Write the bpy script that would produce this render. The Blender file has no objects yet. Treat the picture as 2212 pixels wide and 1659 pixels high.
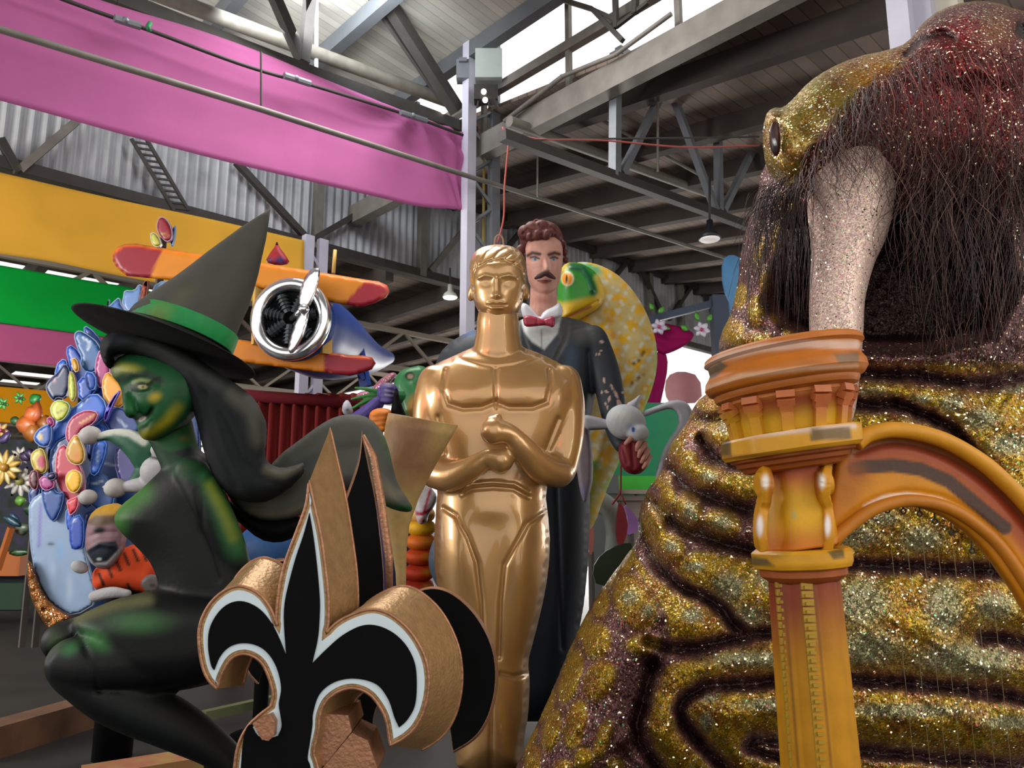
import bpy, bmesh, math, random
import numpy as np
from mathutils import Vector, Matrix
from mathutils.geometry import delaunay_2d_cdt

rnd = random.Random(7)
C = bpy.context.scene.collection
scene = bpy.context.scene

# ------------------------------------------------------------------ camera
PITCH = math.radians(9.5)
F = 1600.0                       # focal length in pixels of the 2212 px wide frame
CX, CY = 1106.0, 829.5
CAM = np.array([0.0, 0.0, 1.6])
cd = bpy.data.cameras.new('camera'); cam = bpy.data.objects.new('camera', cd); C.objects.link(cam)
cam.location = CAM; cam.rotation_euler = (math.pi/2 + PITCH, 0, 0)
cd.sensor_width = 36.0; cd.lens = 36.0*F/2212.0; cd.clip_start = 0.05; cd.clip_end = 300
cd.dof.use_dof = True; cd.dof.focus_distance = 3.4; cd.dof.aperture_fstop = 5.6
scene.camera = cam

# ------------------------------------------------------------------ light
w = bpy.data.worlds.new('world'); scene.world = w; w.use_nodes = True
bg = w.node_tree.nodes['Background']
bg.inputs['Color'].default_value = (1.0, 0.97, 0.93, 1); bg.inputs['Strength'].default_value = 1.35

def area(name, loc, target, sx, sy, power, col=(1, 1, 1)):
    l = bpy.data.lights.new(name, 'AREA'); l.shape = 'RECTANGLE'; l.size = sx; l.size_y = sy
    l.energy = power; l.color = col
    o = bpy.data.objects.new(name, l); C.objects.link(o); o.location = loc
    d = Vector(target) - Vector(loc); o.rotation_euler = d.to_track_quat('-Z', 'Y').to_euler()
    return o
def spot(name, loc, target, power, col, ang=40, size=0.05):
    l = bpy.data.lights.new(name, 'SPOT'); l.energy = power; l.color = col
    l.spot_size = math.radians(ang); l.spot_blend = 0.6; l.shadow_soft_size = size
    o = bpy.data.objects.new(name, l); C.objects.link(o); o.location = loc
    d = Vector(target) - Vector(loc); o.rotation_euler = d.to_track_quat('-Z', 'Y').to_euler()
    return o
# daylight of the long roof light above the centre aisle and of the open door behind on the right, plus added fills
area('skylight_daylight', (-1.2, 6.0, 7.2), (0.4, 3.2, 1.5), 2.0, 3.0, 260, (1.0, 0.98, 0.95))
area('roof_light_daylight', (-2.2, 7.6, 7.5), (-2.8, 12.0, 6.6), 2.0, 1.5, 120, (0.92, 0.96, 1.0))
area('low_roof_fill', (9.0, 9.0, 1.6), (3.2, 8.0, 6.6), 4.0, 2.0, 130, (1.0, 0.92, 0.86))  # added uplight to brighten the low roof, no door stands here
area('banner_fill', (-9.5, 3.0, 3.5), (-6.0, 11.0, 5.0), 4.0, 3.0, 650, (1.0, 0.97, 0.92))  # added light that brightens the left banners, not a real opening
area('far_bay_fill', (3.0, 21.0, 1.5), (-5.0, 16.0, 5.7), 6.0, 3.0, 900, (1.0, 0.96, 0.9))  # added unseen uplight that lifts the dark far bay ceiling
area('door_daylight', (5.5, -1.0, 3.6), (0.8, 4.0, 1.6), 2.5, 3.0, 90, (1.0, 0.92, 0.80))
spot('red_stage_lamp', (1.0, 0.4, 4.1), (2.08, 3.05, 3.72), 260, (1.0, 0.04, 0.09), 27)
spot('pink_stage_lamp', (-2.6, 2.2, 3.2), (-0.45, 4.3, 2.1), 45, (1.0, 0.25, 0.22), 30)
spot('green_stage_lamp', (2.8, 0.6, 3.0), (1.25, 3.6, 2.7), 3, (0.1, 1.0, 0.35), 60)
scene.view_settings.view_transform = 'Standard'; scene.view_settings.look = 'None'
scene.view_settings.gamma = 1.0; scene.view_settings.use_curve_mapping = False
scene.view_settings.exposure = 0.0
cy = scene.cycles
cy.max_bounces = 5; cy.diffuse_bounces = 3; cy.glossy_bounces = 3; cy.transmission_bounces = 3
cy.transparent_max_bounces = 4; cy.caustics_reflective = False; cy.caustics_refractive = False
cy.sample_clamp_indirect = 4.0; cy.sample_clamp_direct = 0

# ------------------------------------------------------------------ frame helpers
cp, sp_ = math.cos(PITCH), math.sin(PITCH)
RV = np.array([1.0, 0, 0]); UV = np.array([0, -sp_, cp]); FV = np.array([0, cp, sp_])
def P(px, py, Y):
    """world point seen at a photo pixel on the vertical plane y = Y"""
    px = np.asarray(px, float); py = np.asarray(py, float); Y = np.asarray(Y, float)
    a = (px-CX)/F; b = -(py-CY)/F
    dy = cp - b*sp_; t = Y/dy
    return np.stack([a*t, Y+0*a, CAM[2] + t*(sp_ + b*cp)], -1)
def proj(v):
    v = np.asarray(v, float) - CAM
    z = v@FV
    return np.stack([CX + F*(v@RV)/z, CY - F*(v@UV)/z], -1)
def S(Y): return Y/F/cp
AD = np.array([0.727, 0.687]); BD = np.array([-0.687, 0.727])   # the two horizontal axes of the hall
COL = P(1040, 1083, 9.0)[:2]
def AB(a, b, h=0.0):
    q = COL + AD*a + BD*b
    return np.array([q[0], q[1], h])
def onB(px, py, b):
    """point seen at a pixel on the vertical plane parallel to A with offset b"""
    d = RV*(px-CX)/F + UV*(-(py-CY)/F) + FV
    n = BD; t = ((COL + BD*b)@n)/(d[:2]@n)
    return CAM + d*t
def onA(px, py, a):
    d = RV*(px-CX)/F + UV*(-(py-CY)/F) + FV
    n = AD; t = ((COL + AD*a)@n)/(d[:2]@n)
    return CAM + d*t
def onH(px, py, h):
    d = RV*(px-CX)/F + UV*(-(py-CY)/F) + FV
    return CAM + d*((h-CAM[2])/d[2])

# ------------------------------------------------------------------ objects
def lin(c):
    if isinstance(c, str):
        c = c.lstrip('#'); c = [int(c[i:i+2], 16)/255 for i in (0, 2, 4)]
        c = [x/12.92 if x <= 0.04045 else ((x+0.055)/1.055)**2.4 for x in c]
    return tuple(c[:3])
_org = {}
def tag(o, label=None, cat=None, group=None, kind=None):
    if label: o['label'] = label
    if cat: o['category'] = cat
    if group: o['group'] = group
    if kind: o['kind'] = kind
    return o
def thing(name, label, cat, loc, group=None):
    o = bpy.data.objects.new(name, None); C.objects.link(o); o.empty_display_size = 0.1
    loc = np.asarray(loc, float); o.location = loc; _org[o.name] = loc
    return tag(o, label, cat, group)
class M:
    """a bag of vertices and faces in world space"""
    def __init__(s): s.v = []; s.f = []; s.n = 0; s.c = []
    def add(s, v, f, col=None):
        v = np.asarray(v, float).reshape(-1, 3)
        s.v.append(v); s.f += [tuple(int(i)+s.n for i in q) for q in f]; s.n += len(v)
        s.c.append(np.tile(np.array(lin(col) if col is not None else (1, 1, 1), float), (len(v), 1)))
        return s
    def join(s, o):
        for v, c in zip([o.V()], [o.Cc()]):
            s.v.append(v); s.f += [tuple(i+s.n for i in q) for q in o.f]; s.n += len(v); s.c.append(c)
        return s
    def V(s): return np.concatenate(s.v) if s.v else np.zeros((0, 3))
    def Cc(s): return np.concatenate(s.c) if s.c else np.zeros((0, 3))
    def setV(s, V): s.v = [V]; s.c = [s.Cc()]; return s
def build(name, m, mat, parent=None, smooth=True, colors=None, org=None, auto=None):
    V = m.V()
    if org is None:
        org = _org[parent.name] if parent is not None else np.array([*V[:, :2].mean(0), V[:, 2].min()])
    me = bpy.data.meshes.new(name)
    me.from_pydata((V-org).tolist(), [], m.f)
    me.update()
    if colors is None and len(m.c): colors = m.Cc()
    if colors is not None:
        ca = me.color_attributes.new('Col', 'FLOAT_COLOR', 'POINT')
        a = np.ones((len(V), 4), np.float32); a[:, :3] = colors
        ca.data.foreach_set('color', a.ravel())
    if smooth: me.polygons.foreach_set('use_smooth', [True]*len(me.polygons))
    if auto is not None:
        bm = bmesh.new(); bm.from_mesh(me)
        for e in bm.edges:
            if len(e.link_faces) == 2 and e.calc_face_angle(0) > math.radians(auto): e.smooth = False
        bm.to_mesh(me); bm.free()
    me.materials.append(mat)
    o = bpy.data.objects.new(name, me); C.objects.link(o)
    if parent is not None:
        o.parent = parent; o.location = org - _org[parent.name]
    else: o.location = org
    _org[o.name] = org
    return o
def struct(name, m, mat, parent=None, smooth=False, **k):
    o = build(name, m, mat, parent, smooth, **k)
    if parent is None: o['kind'] = 'structure'
    return o
def fix_normals(m):
    me = bpy.data.meshes.new('t'); me.from_pydata(m.V().tolist(), [], m.f)
    bm = bmesh.new(); bm.from_mesh(me); bmesh.ops.recalc_face_normals(bm, faces=bm.faces)
    m.f = [tuple(v.index for v in f.verts) for f in bm.faces]; bm.free(); bpy.data.meshes.remove(me)
    return m

# ------------------------------------------------------------------ shapes
def beam(m, p, q, w, h=None, up=(0, 0, 1), col=None):
    h = w if h is None else h
    p = np.asarray(p, float); q = np.asarray(q, float); d = q-p; L = np.linalg.norm(d); d = d/L
    u = np.asarray(up, float)
    if abs(d@u) > 0.95: u = np.array([0.7, 0.7, 0.0])
    s = np.cross(d, u); s /= np.linalg.norm(s); u = np.cross(s, d)
    V = []
    for e in (p, q):
        for a, b in ((-1, -1), (1, -1), (1, 1), (-1, 1)): V.append(e + s*a*w/2 + u*b*h/2)
    m.add(V, [(3, 2, 1, 0), (4, 5, 6, 7), (0, 1, 5, 4), (1, 2, 6, 5), (2, 3, 7, 6), (3, 0, 4, 7)], col)
    return m
def box(m, c, sx, sy, sz, col=None, rz=0.0):
    c = np.asarray(c, float); x = np.array([math.cos(rz), math.sin(rz), 0])*sx/2
    return beam(m, c - x, c + x, sy, sz, col=col)
def tube(m, pts, r, seg=8, col=None, closed=False, cap=True, squash=None):
    pts = np.asarray(pts, float); n = len(pts); r = np.broadcast_to(np.asarray(r, float), (n,))
    T = np.gradient(pts, axis=0) if not closed else (np.roll(pts, -1, 0)-np.roll(pts, 1, 0))
    T /= np.linalg.norm(T, axis=1)[:, None] + 1e-12
    u = np.array([0, 0, 1.0]) if abs(T[0][2]) < 0.9 else np.array([1.0, 0, 0])
    V = []
    for i in range(n):
        s = np.cross(T[i], u); s /= np.linalg.norm(s)+1e-12; u = np.cross(s, T[i])
        for k in range(seg):
            a = 2*math.pi*k/seg
            V.append(pts[i] + r[i]*(s*math.cos(a) + u*math.sin(a)*(squash or 1)))
    f = []
    for i in range(n if closed else n-1):
        j = (i+1) % n
        for k in range(seg):
            l = (k+1) % seg
            f.append((i*seg+k, i*seg+l, j*seg+l, j*seg+k))
    if cap and not closed:
        f.append(tuple(range(seg))[::-1]); f.append(tuple((n-1)*seg+k for k in range(seg)))
    return m.add(V, f, col)
def spline(pts, n=24):
    p = np.asarray(pts, float); k = len(p)
    e = np.concatenate([[2*p[0]-p[1]], p, [2*p[-1]-p[-2]]])
    out = []
    for t in np.linspace(0, k-1, n):
        i = min(int(t), k-2); u = t-i; a, b, c, d = e[i], e[i+1], e[i+2], e[i+3]
        out.append(0.5*((2*b)+(-a+c)*u+(2*a-5*b+4*c-d)*u*u+(-a+3*b-3*c+d)*u**3))
    return np.array(out)
def ball(m, c, rx, ry=None, rz=None, seg=20, rings=12, col=None, R=None):
    ry = rx if ry is None else ry; rz = rx if rz is None else rz
    V = [(0, 0, 1.0)]
    for i in range(1, rings):
        t = math.pi*i/rings
        for k in range(seg):
            a = 2*math.pi*k/seg; V.append((math.sin(t)*math.cos(a), math.sin(t)*math.sin(a), math.cos(t)))
    V.append((0, 0, -1.0)); V = np.array(V)*np.array([rx, ry, rz])
    if R is not None: V = V@np.asarray(R).T
    f = [(0, 1+k, 1+(k+1) % seg) for k in range(seg)]
    for i in range(rings-2):
        for k in range(seg):
            a = 1+i*seg+k; b = 1+i*seg+(k+1) % seg; f.append((a, a+seg, b+seg, b))
    e = len(V)-1; o = 1+(rings-2)*seg
    f += [(o+(k+1) % seg, o+k, e) for k in range(seg)]
    return m.add(V+np.asarray(c, float), f, col)
def pball(m, px, py, Y, rx, ry=None, rd=None, rot=0, col=None, seg=20, rings=12):
    """ellipsoid given by its place in the view and its radii in pixels at that distance"""
    s = S(Y); ry = rx if ry is None else ry; rd = min(rx, ry) if rd is None else rd
    c, si = math.cos(math.radians(rot)), math.sin(math.radians(rot))
    ex = RV*c - UV*si; ez = RV*si + UV*c
    R = np.stack([ex, FV, ez], 1)
    return ball(m, P(px, py, Y), rx*s, rd*s, ry*s, seg, rings, col, R)
def pcap(m, pts, seg=16, col=None, squash=None):
    """tapered limb through (px, py, Y, r_px) stations with round ends"""
    pts = [list(p) for p in pts]
    q = spline([np.array([*P(a, b, y), r*S(y)]) for a, b, y, r in pts], 4*len(pts)+2)
    d0 = q[0, :3]-q[1, :3]; d0 /= np.linalg.norm(d0)+1e-9; d1 = q[-1, :3]-q[-2, :3]; d1 /= np.linalg.norm(d1)+1e-9
    pre = [np.array([*(q[0, :3]+d0*q[0, 3]*math.sin(t)), q[0, 3]*math.cos(t)]) for t in (1.5, 1.2, 0.8, 0.4)]
    post = [np.array([*(q[-1, :3]+d1*q[-1, 3]*math.sin(t)), q[-1, 3]*math.cos(t)]) for t in (0.4, 0.8, 1.2, 1.5)]
    q = np.array(pre+list(q)+post)
    return tube(m, q[:, :3], q[:, 3], seg, col, squash=squash)
def rings(m, st, n, seg=32, col=None, cap=True, ex=None, fine=0):
    """stack of rings: st = [(px, py, Y, r_px)], all with normal n; ex gives radius factor per angle"""
    n = np.asarray(n, float); n /= np.linalg.norm(n)
    if fine:
        st = np.array(st, float); o = [st[0]]
        for a_, b_ in zip(st, st[1:]):
            k_ = max(1, int(np.hypot(b_[1]-a_[1], b_[3]-a_[3])/fine))
            o += [a_+(b_-a_)*j/k_ for j in range(1, k_+1)]
        st = o; seg = 200
    s = np.cross(n, [0, 1.0, 0]); s /= np.linalg.norm(s); u = np.cross(n, s)
    V = []
    for a, b, y, r in st:
        c = P(a, b, y)
        for k in range(seg):
            t = 2*math.pi*k/seg; rr = r*S(y)*(ex(t) if ex else 1)
            V.append(c + rr*(s*math.cos(t)+u*math.sin(t)))
    f = []
    for i in range(len(st)-1):
        for k in range(seg):
            l = (k+1) % seg; f.append((i*seg+k, i*seg+l, (i+1)*seg+l, (i+1)*seg+k))
    if cap:
        f.append(tuple(range(seg))[::-1]); f.append(tuple((len(st)-1)*seg+k for k in range(seg)))
    mm = M().add(V, f, col); fix_normals(mm)
    return m.join(mm)
def dens(c, step, closed=True):
    c = np.asarray(c, float); out = []
    n = len(c)
    for i in range(n if closed else n-1):
        a, b = c[i], c[(i+1) % n]; k = max(1, int(np.linalg.norm(b-a)/step))
        for j in range(k): out.append(a+(b-a)*j/k)
    if not closed: out.append(c[-1])
    return np.array(out)
def smoothc(c, it=1):
    """Chaikin corner cutting of a closed outline"""
    c = np.asarray(c, float)
    for _ in range(it):
        d = np.roll(c, -1, 0); c = np.stack([c*0.75+d*0.25, c*0.25+d*0.75], 1).reshape(-1, 2)
    return c
def inside(pt, c):
    x, y = pt[:, 0], pt[:, 1]; r = np.zeros(len(pt), bool); n = len(c)
    for i in range(n):
        x1, y1 = c[i]; x2, y2 = c[(i+1) % n]
        if y1 == y2: continue
        k = ((y1 > y) != (y2 > y)) & (x < (x2-x1)*(y-y1)/(y2-y1)+x1); r ^= k
    return r
def dline(pt, c, closed=False):
    """distance of points to a polyline"""
    c = np.asarray(c, float); d = np.full(len(pt), 1e9); n = len(c)
    for i in range(n if closed else n-1):
        a, b = c[i], c[(i+1) % n]; ab = b-a; L = ab@ab+1e-12
        t = np.clip(((pt-a)@ab)/L, 0, 1); q = a+t[:, None]*ab
        d = np.minimum(d, np.hypot(*(pt-q).T))
    return d
def cdt(c, step, jitter=0.0):
    c = dens(c, step)
    lo, hi = c.min(0), c.max(0)
    gx = np.arange(lo[0], hi[0], step); gy = np.arange(lo[1], hi[1], step*0.87)
    g = np.array([(x+(step/2 if j % 2 else 0), y) for j, y in enumerate(gy) for x in gx]).reshape(-1, 2)
    g = g[inside(g, c)]
    if len(g):
        g = g[dline(g, c, True) > step*0.45]
    allp = np.concatenate([c, g]) if len(g) else c
    n = len(c)
    v, e, f, *_ = delaunay_2d_cdt([Vector(p) for p in allp], [(i, (i+1) % n) for i in range(n)], [], 1, 1e-6)
    v = np.array([tuple(p) for p in v]); f = [tuple(q) for q in f]
    return v, f, c
def inflate(c, Y, T, R=None, step=8, smooth=1, back=1.0, bulge=None, slope=(0, 0), front=1.0, pw=0.5):
    """round body with the outline c (photo pixels) standing at distance Y; T = half thickness in px, R = radius of the rounded rim"""
    c = smoothc(c, smooth) if smooth else np.asarray(c, float)
    v, f, cc = cdt(c, step)
    d = dline(v, cc, True); R = R or T
    u = 1-np.clip(d/R, 0, 1); t = T*(1-u*u)**pw
    t[d < 1e-3] = 0
    s = S(Y); mid = v.mean(0)
    Y0 = Y + (v[:, 0]-mid[0])*s*slope[0] + (v[:, 1]-mid[1])*s*slope[1]
    tf = t*front + (bulge(v, d) if bulge is not None else 0)*(d > 1e-3)
    # P() keeps the outline; the back side shrinks like a real solid would
    Vf = P(v[:, 0], v[:, 1], Y0 - tf*s); Vb = P(v[:, 0], v[:, 1], Y0) + np.outer(t*s*back, [0, 1, 0])
    rim = d < 1e-3; n = len(v); idx = np.arange(n)+n; idx[rim] = np.arange(n)[rim]
    keep = ~rim; remap = np.full(2*n, -1); remap[:n] = np.arange(n); remap[n:][keep] = n+np.arange(keep.sum())
    V = np.concatenate([Vf, Vb[keep]])
    F2 = [tuple(q) for q in f] + [tuple(int(remap[idx[i]]) for i in q[::-1]) for q in f]
    m = M().add(V, F2)
    return fix_normals(m)
def plate(c, Yf, Yb, c2=None, step=None, smooth=0, slope=0.0, slopev=0.0):
    """flat board with outline c: front at Yf, back at Yb (outline c2)"""
    c = smoothc(c, smooth) if smooth else np.asarray(c, float)
    if step: c = dens(c, step)
    n = len(c)
    v, e, f, *_ = delaunay_2d_cdt([Vector(p) for p in c], [(i, (i+1) % n) for i in range(n)], [], 1, 1e-6)
    v = np.array([tuple(p) for p in v]); k = len(v)
    mid = c.mean(0); s = S(Yf)
    off = lambda q: (q[:, 0]-mid[0])*s*slope + (q[:, 1]-mid[1])*s*slopev
    if c2 is None:
        A = P(v[:, 0], v[:, 1], Yf+off(v)); B = A + np.array([0, Yb-Yf, 0])
    else:
        c2 = smoothc(c2, smooth) if smooth else np.asarray(c2, float)
        if step: c2 = dens_like(c2, n)
        A = P(v[:, 0], v[:, 1], Yf+off(v)); B = P(c2[:, 0], c2[:, 1], Yb+off(c2)) if k == n else A+np.array([0, Yb-Yf, 0])
    # outline order in the triangulated vertices
    F2 = [tuple(q) for q in f] + [tuple(i+k for i in q[::-1]) for q in f]
    cnt = {}
    for q in f:
        for i in range(len(q)):
            a, b = q[i], q[(i+1) % len(q)]; cnt[(a, b)] = 1
    for (a, b) in list(cnt):
        if (b, a) not in cnt: F2.append((b, a, a+k, b+k))
    return fix_normals(M().add(np.concatenate([A, B]), F2))
def dens_like(c, n):
    d = np.r_[0, np.cumsum(np.linalg.norm(np.diff(np.r_[c, c[:1]], axis=0), axis=1))]
    t = np.linspace(0, d[-1], n+1)[:-1]; e = np.r_[c, c[:1]]
    return np.stack([np.interp(t, d, e[:, 0]), np.interp(t, d, e[:, 1])], 1)
def inset(c, k):
    """outline moved inward by k px"""
    c = np.asarray(c, float); a = np.roll(c, 1, 0); b = np.roll(c, -1, 0)
    e1 = c-a; e2 = b-c; e1 /= np.linalg.norm(e1, axis=1)[:, None]+1e-9; e2 /= np.linalg.norm(e2, axis=1)[:, None]+1e-9
    n1 = np.stack([-e1[:, 1], e1[:, 0]], 1); n2 = np.stack([-e2[:, 1], e2[:, 0]], 1)
    n = n1+n2; L = np.linalg.norm(n, axis=1)[:, None]; n /= L+1e-9
    co = np.clip((n*n1).sum(1), 0.45, 1)[:, None]
    ar = 0.5*np.sum(c[:, 0]*b[:, 1]-b[:, 0]*c[:, 1])
    return c + n*(k/co)*(1 if ar > 0 else -1)
def remesh(m, voxel, it=6, fac=0.5):
    """melt the closed pieces in m into one continuous skin"""
    me = bpy.data.meshes.new('t'); me.from_pydata(m.V().tolist(), [], m.f); me.update()
    o = bpy.data.objects.new('t', me); C.objects.link(o)
    r = o.modifiers.new('r', 'REMESH'); r.mode = 'VOXEL'; r.voxel_size = voxel; r.use_smooth_shade = True
    s = o.modifiers.new('s', 'SMOOTH'); s.factor = fac; s.iterations = it
    dg = bpy.context.evaluated_depsgraph_get(); me2 = bpy.data.meshes.new_from_object(o.evaluated_get(dg))
    V = np.empty(len(me2.vertices)*3); me2.vertices.foreach_get('co', V)
    f = [tuple(p.vertices) for p in me2.polygons]
    bpy.data.objects.remove(o); bpy.data.meshes.remove(me); bpy.data.meshes.remove(me2)
    return M().add(V.reshape(-1, 3), f)
def normals(m):
    V = m.V(); N = np.zeros_like(V)
    q = np.array([f if len(f) == 4 else (f[0], f[1], f[2], f[0]) for f in m.f])
    n = np.cross(V[q[:, 1]]-V[q[:, 0]], V[q[:, 2]]-V[q[:, 0]])
    for k in range(4): np.add.at(N, q[:, k], n)
    return N/(np.linalg.norm(N, axis=1)[:, None]+1e-12)
def facing(m):
    V = m.V(); N = normals(m); d = V-CAM; d /= np.linalg.norm(d, axis=1)[:, None]
    return -(N*d).sum(1), d
def carve(m, lines, width, depth, closed=False):
    """press grooves (depth > 0) or raise ridges (depth < 0) along lines given in photo pixels, on the near side only; px units"""
    V = m.V(); fa, d = facing(m); pp = proj(V); z = (V-CAM)@FV
    a = np.zeros(len(V))
    for L in lines: a = np.maximum(a, np.exp(-(dline(pp, L, closed)/width)**2))
    k = np.clip(fa*3, 0, 1)*a*depth/F*z
    m.setV(V + d*k[:, None]); return m
def lump(m, spots):
    """raise soft mounds: (px, py, rx, ry, height px)"""
    V = m.V(); fa, d = facing(m); pp = proj(V); z = (V-CAM)@FV; k = np.zeros(len(V))
    for x, y, rx, ry, h in spots:
        k += h*np.exp(-((pp[:, 0]-x)/rx)**2-((pp[:, 1]-y)/ry)**2)
    m.setV(V - d*(k*np.clip(fa*3, 0, 1)/F*z)[:, None]); return m
def mixc(a, b, t):
    t = np.clip(t, 0, 1)[:, None]; return a*(1-t)+np.asarray(b)*t
def sstep(e0, e1, x):
    t = np.clip((x-e0)/(e1-e0), 0, 1); return t*t*(3-2*t)
class Paint:
    """hand painted colours of a prop, brush strokes given in photo pixels"""
    def __init__(s, m, base):
        s.m = m; s.V = m.V(); s.p = proj(s.V); s.fa, _ = facing(m)
        s.c = np.tile(np.array(lin(base)), (len(s.V), 1)); s.k = np.clip(s.fa*4+0.6, 0, 1)
    def poly(s, c, col, soft=3, a=1.0, sm=0):
        c = smoothc(c, sm) if sm else np.asarray(c, float)
        d = dline(s.p, c, True); d = np.where(inside(s.p, c), d, -d)
        s.c = mixc(s.c, lin(col), sstep(-soft, soft, d)*s.k*a); return s
    def line(s, c, w, col, soft=2, a=1.0):
        s.c = mixc(s.c, lin(col), (1-sstep(w-soft, w+soft, dline(s.p, np.asarray(c, float))))*s.k*a); return s
    def spot(s, x, y, rx, ry, col, a=1.0, hard=1.0, rot=0):
        t = math.radians(rot); X = (s.p[:, 0]-x)*math.cos(t)+(s.p[:, 1]-y)*math.sin(t); Z = -(s.p[:, 0]-x)*math.sin(t)+(s.p[:, 1]-y)*math.cos(t)
        r = np.hypot(X/rx, Z/ry)
        s.c = mixc(s.c, lin(col), (1-sstep(max(0, 1-hard), 1.0+0.001, r))*s.k*a); return s
# ------------------------------------------------------------------ materials
def nt(name):
    m = bpy.data.materials.new(name); m.use_nodes = True
    t = m.node_tree; return m, t, t.nodes['Principled BSDF']
def mat(name, col=None, rough=0.6, metal=0.0, var=0.0, vscale=8.0, bump=0.0, bscale=40.0, attr=False, coat=0.0, spec=0.5, col2=None, sheen=0.0):
    m, t, b = nt(name); N = t.nodes; L = t.links
    b.inputs['Roughness'].default_value = rough; b.inputs['Metallic'].default_value = metal
    b.inputs['Coat Weight'].default_value = coat; b.inputs['Coat Roughness'].default_value = 0.15
    b.inputs['Specular IOR Level'].default_value = spec
    tc = N.new('ShaderNodeTexCoord')
    src = None
    if attr:
        a = N.new('ShaderNodeAttribute'); a.attribute_name = 'Col'; src = a.outputs['Color']
    else:
        r = N.new('ShaderNodeRGB'); r.outputs[0].default_value = (*lin(col), 1); src = r.outputs[0]
    nz = N.new('ShaderNodeTexNoise'); nz.inputs['Scale'].default_value = vscale; nz.inputs['Detail'].default_value = 6
    L.new(tc.outputs['Object'], nz.inputs['Vector'])
    if col2 is not None:
        mx = N.new('ShaderNodeMix'); mx.data_type = 'RGBA'
        cr = N.new('ShaderNodeMapRange'); cr.inputs[1].default_value = 0.42; cr.inputs[2].default_value = 0.62
        L.new(nz.outputs[0], cr.inputs[0]); L.new(cr.outputs[0], mx.inputs[0]); L.new(src, mx.inputs[6])
        mx.inputs[7].default_value = (*lin(col2), 1); src = mx.outputs[2]
    if var > 0:
        mr = N.new('ShaderNodeMapRange'); mr.inputs[1].default_value = 0.3; mr.inputs[2].default_value = 0.7
        mr.inputs[3].default_value = 1-var; mr.inputs[4].default_value = 1+var
        L.new(nz.outputs[0], mr.inputs[0])
        h = N.new('ShaderNodeHueSaturation'); L.new(mr.outputs[0], h.inputs['Value']); L.new(src, h.inputs['Color']); src = h.outputs[0]
    L.new(src, b.inputs['Base Color'])
    if bump > 0:
        n2 = N.new('ShaderNodeTexNoise'); n2.inputs['Scale'].default_value = bscale; n2.inputs['Detail'].default_value = 4
        L.new(tc.outputs['Object'], n2.inputs['Vector'])
        bp = N.new('ShaderNodeBump'); bp.inputs['Strength'].default_value = bump; bp.inputs['Distance'].default_value = 0.01
        L.new(n2.outputs[0], bp.inputs['Height']); L.new(bp.outputs[0], b.inputs['Normal'])
    return m
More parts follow.
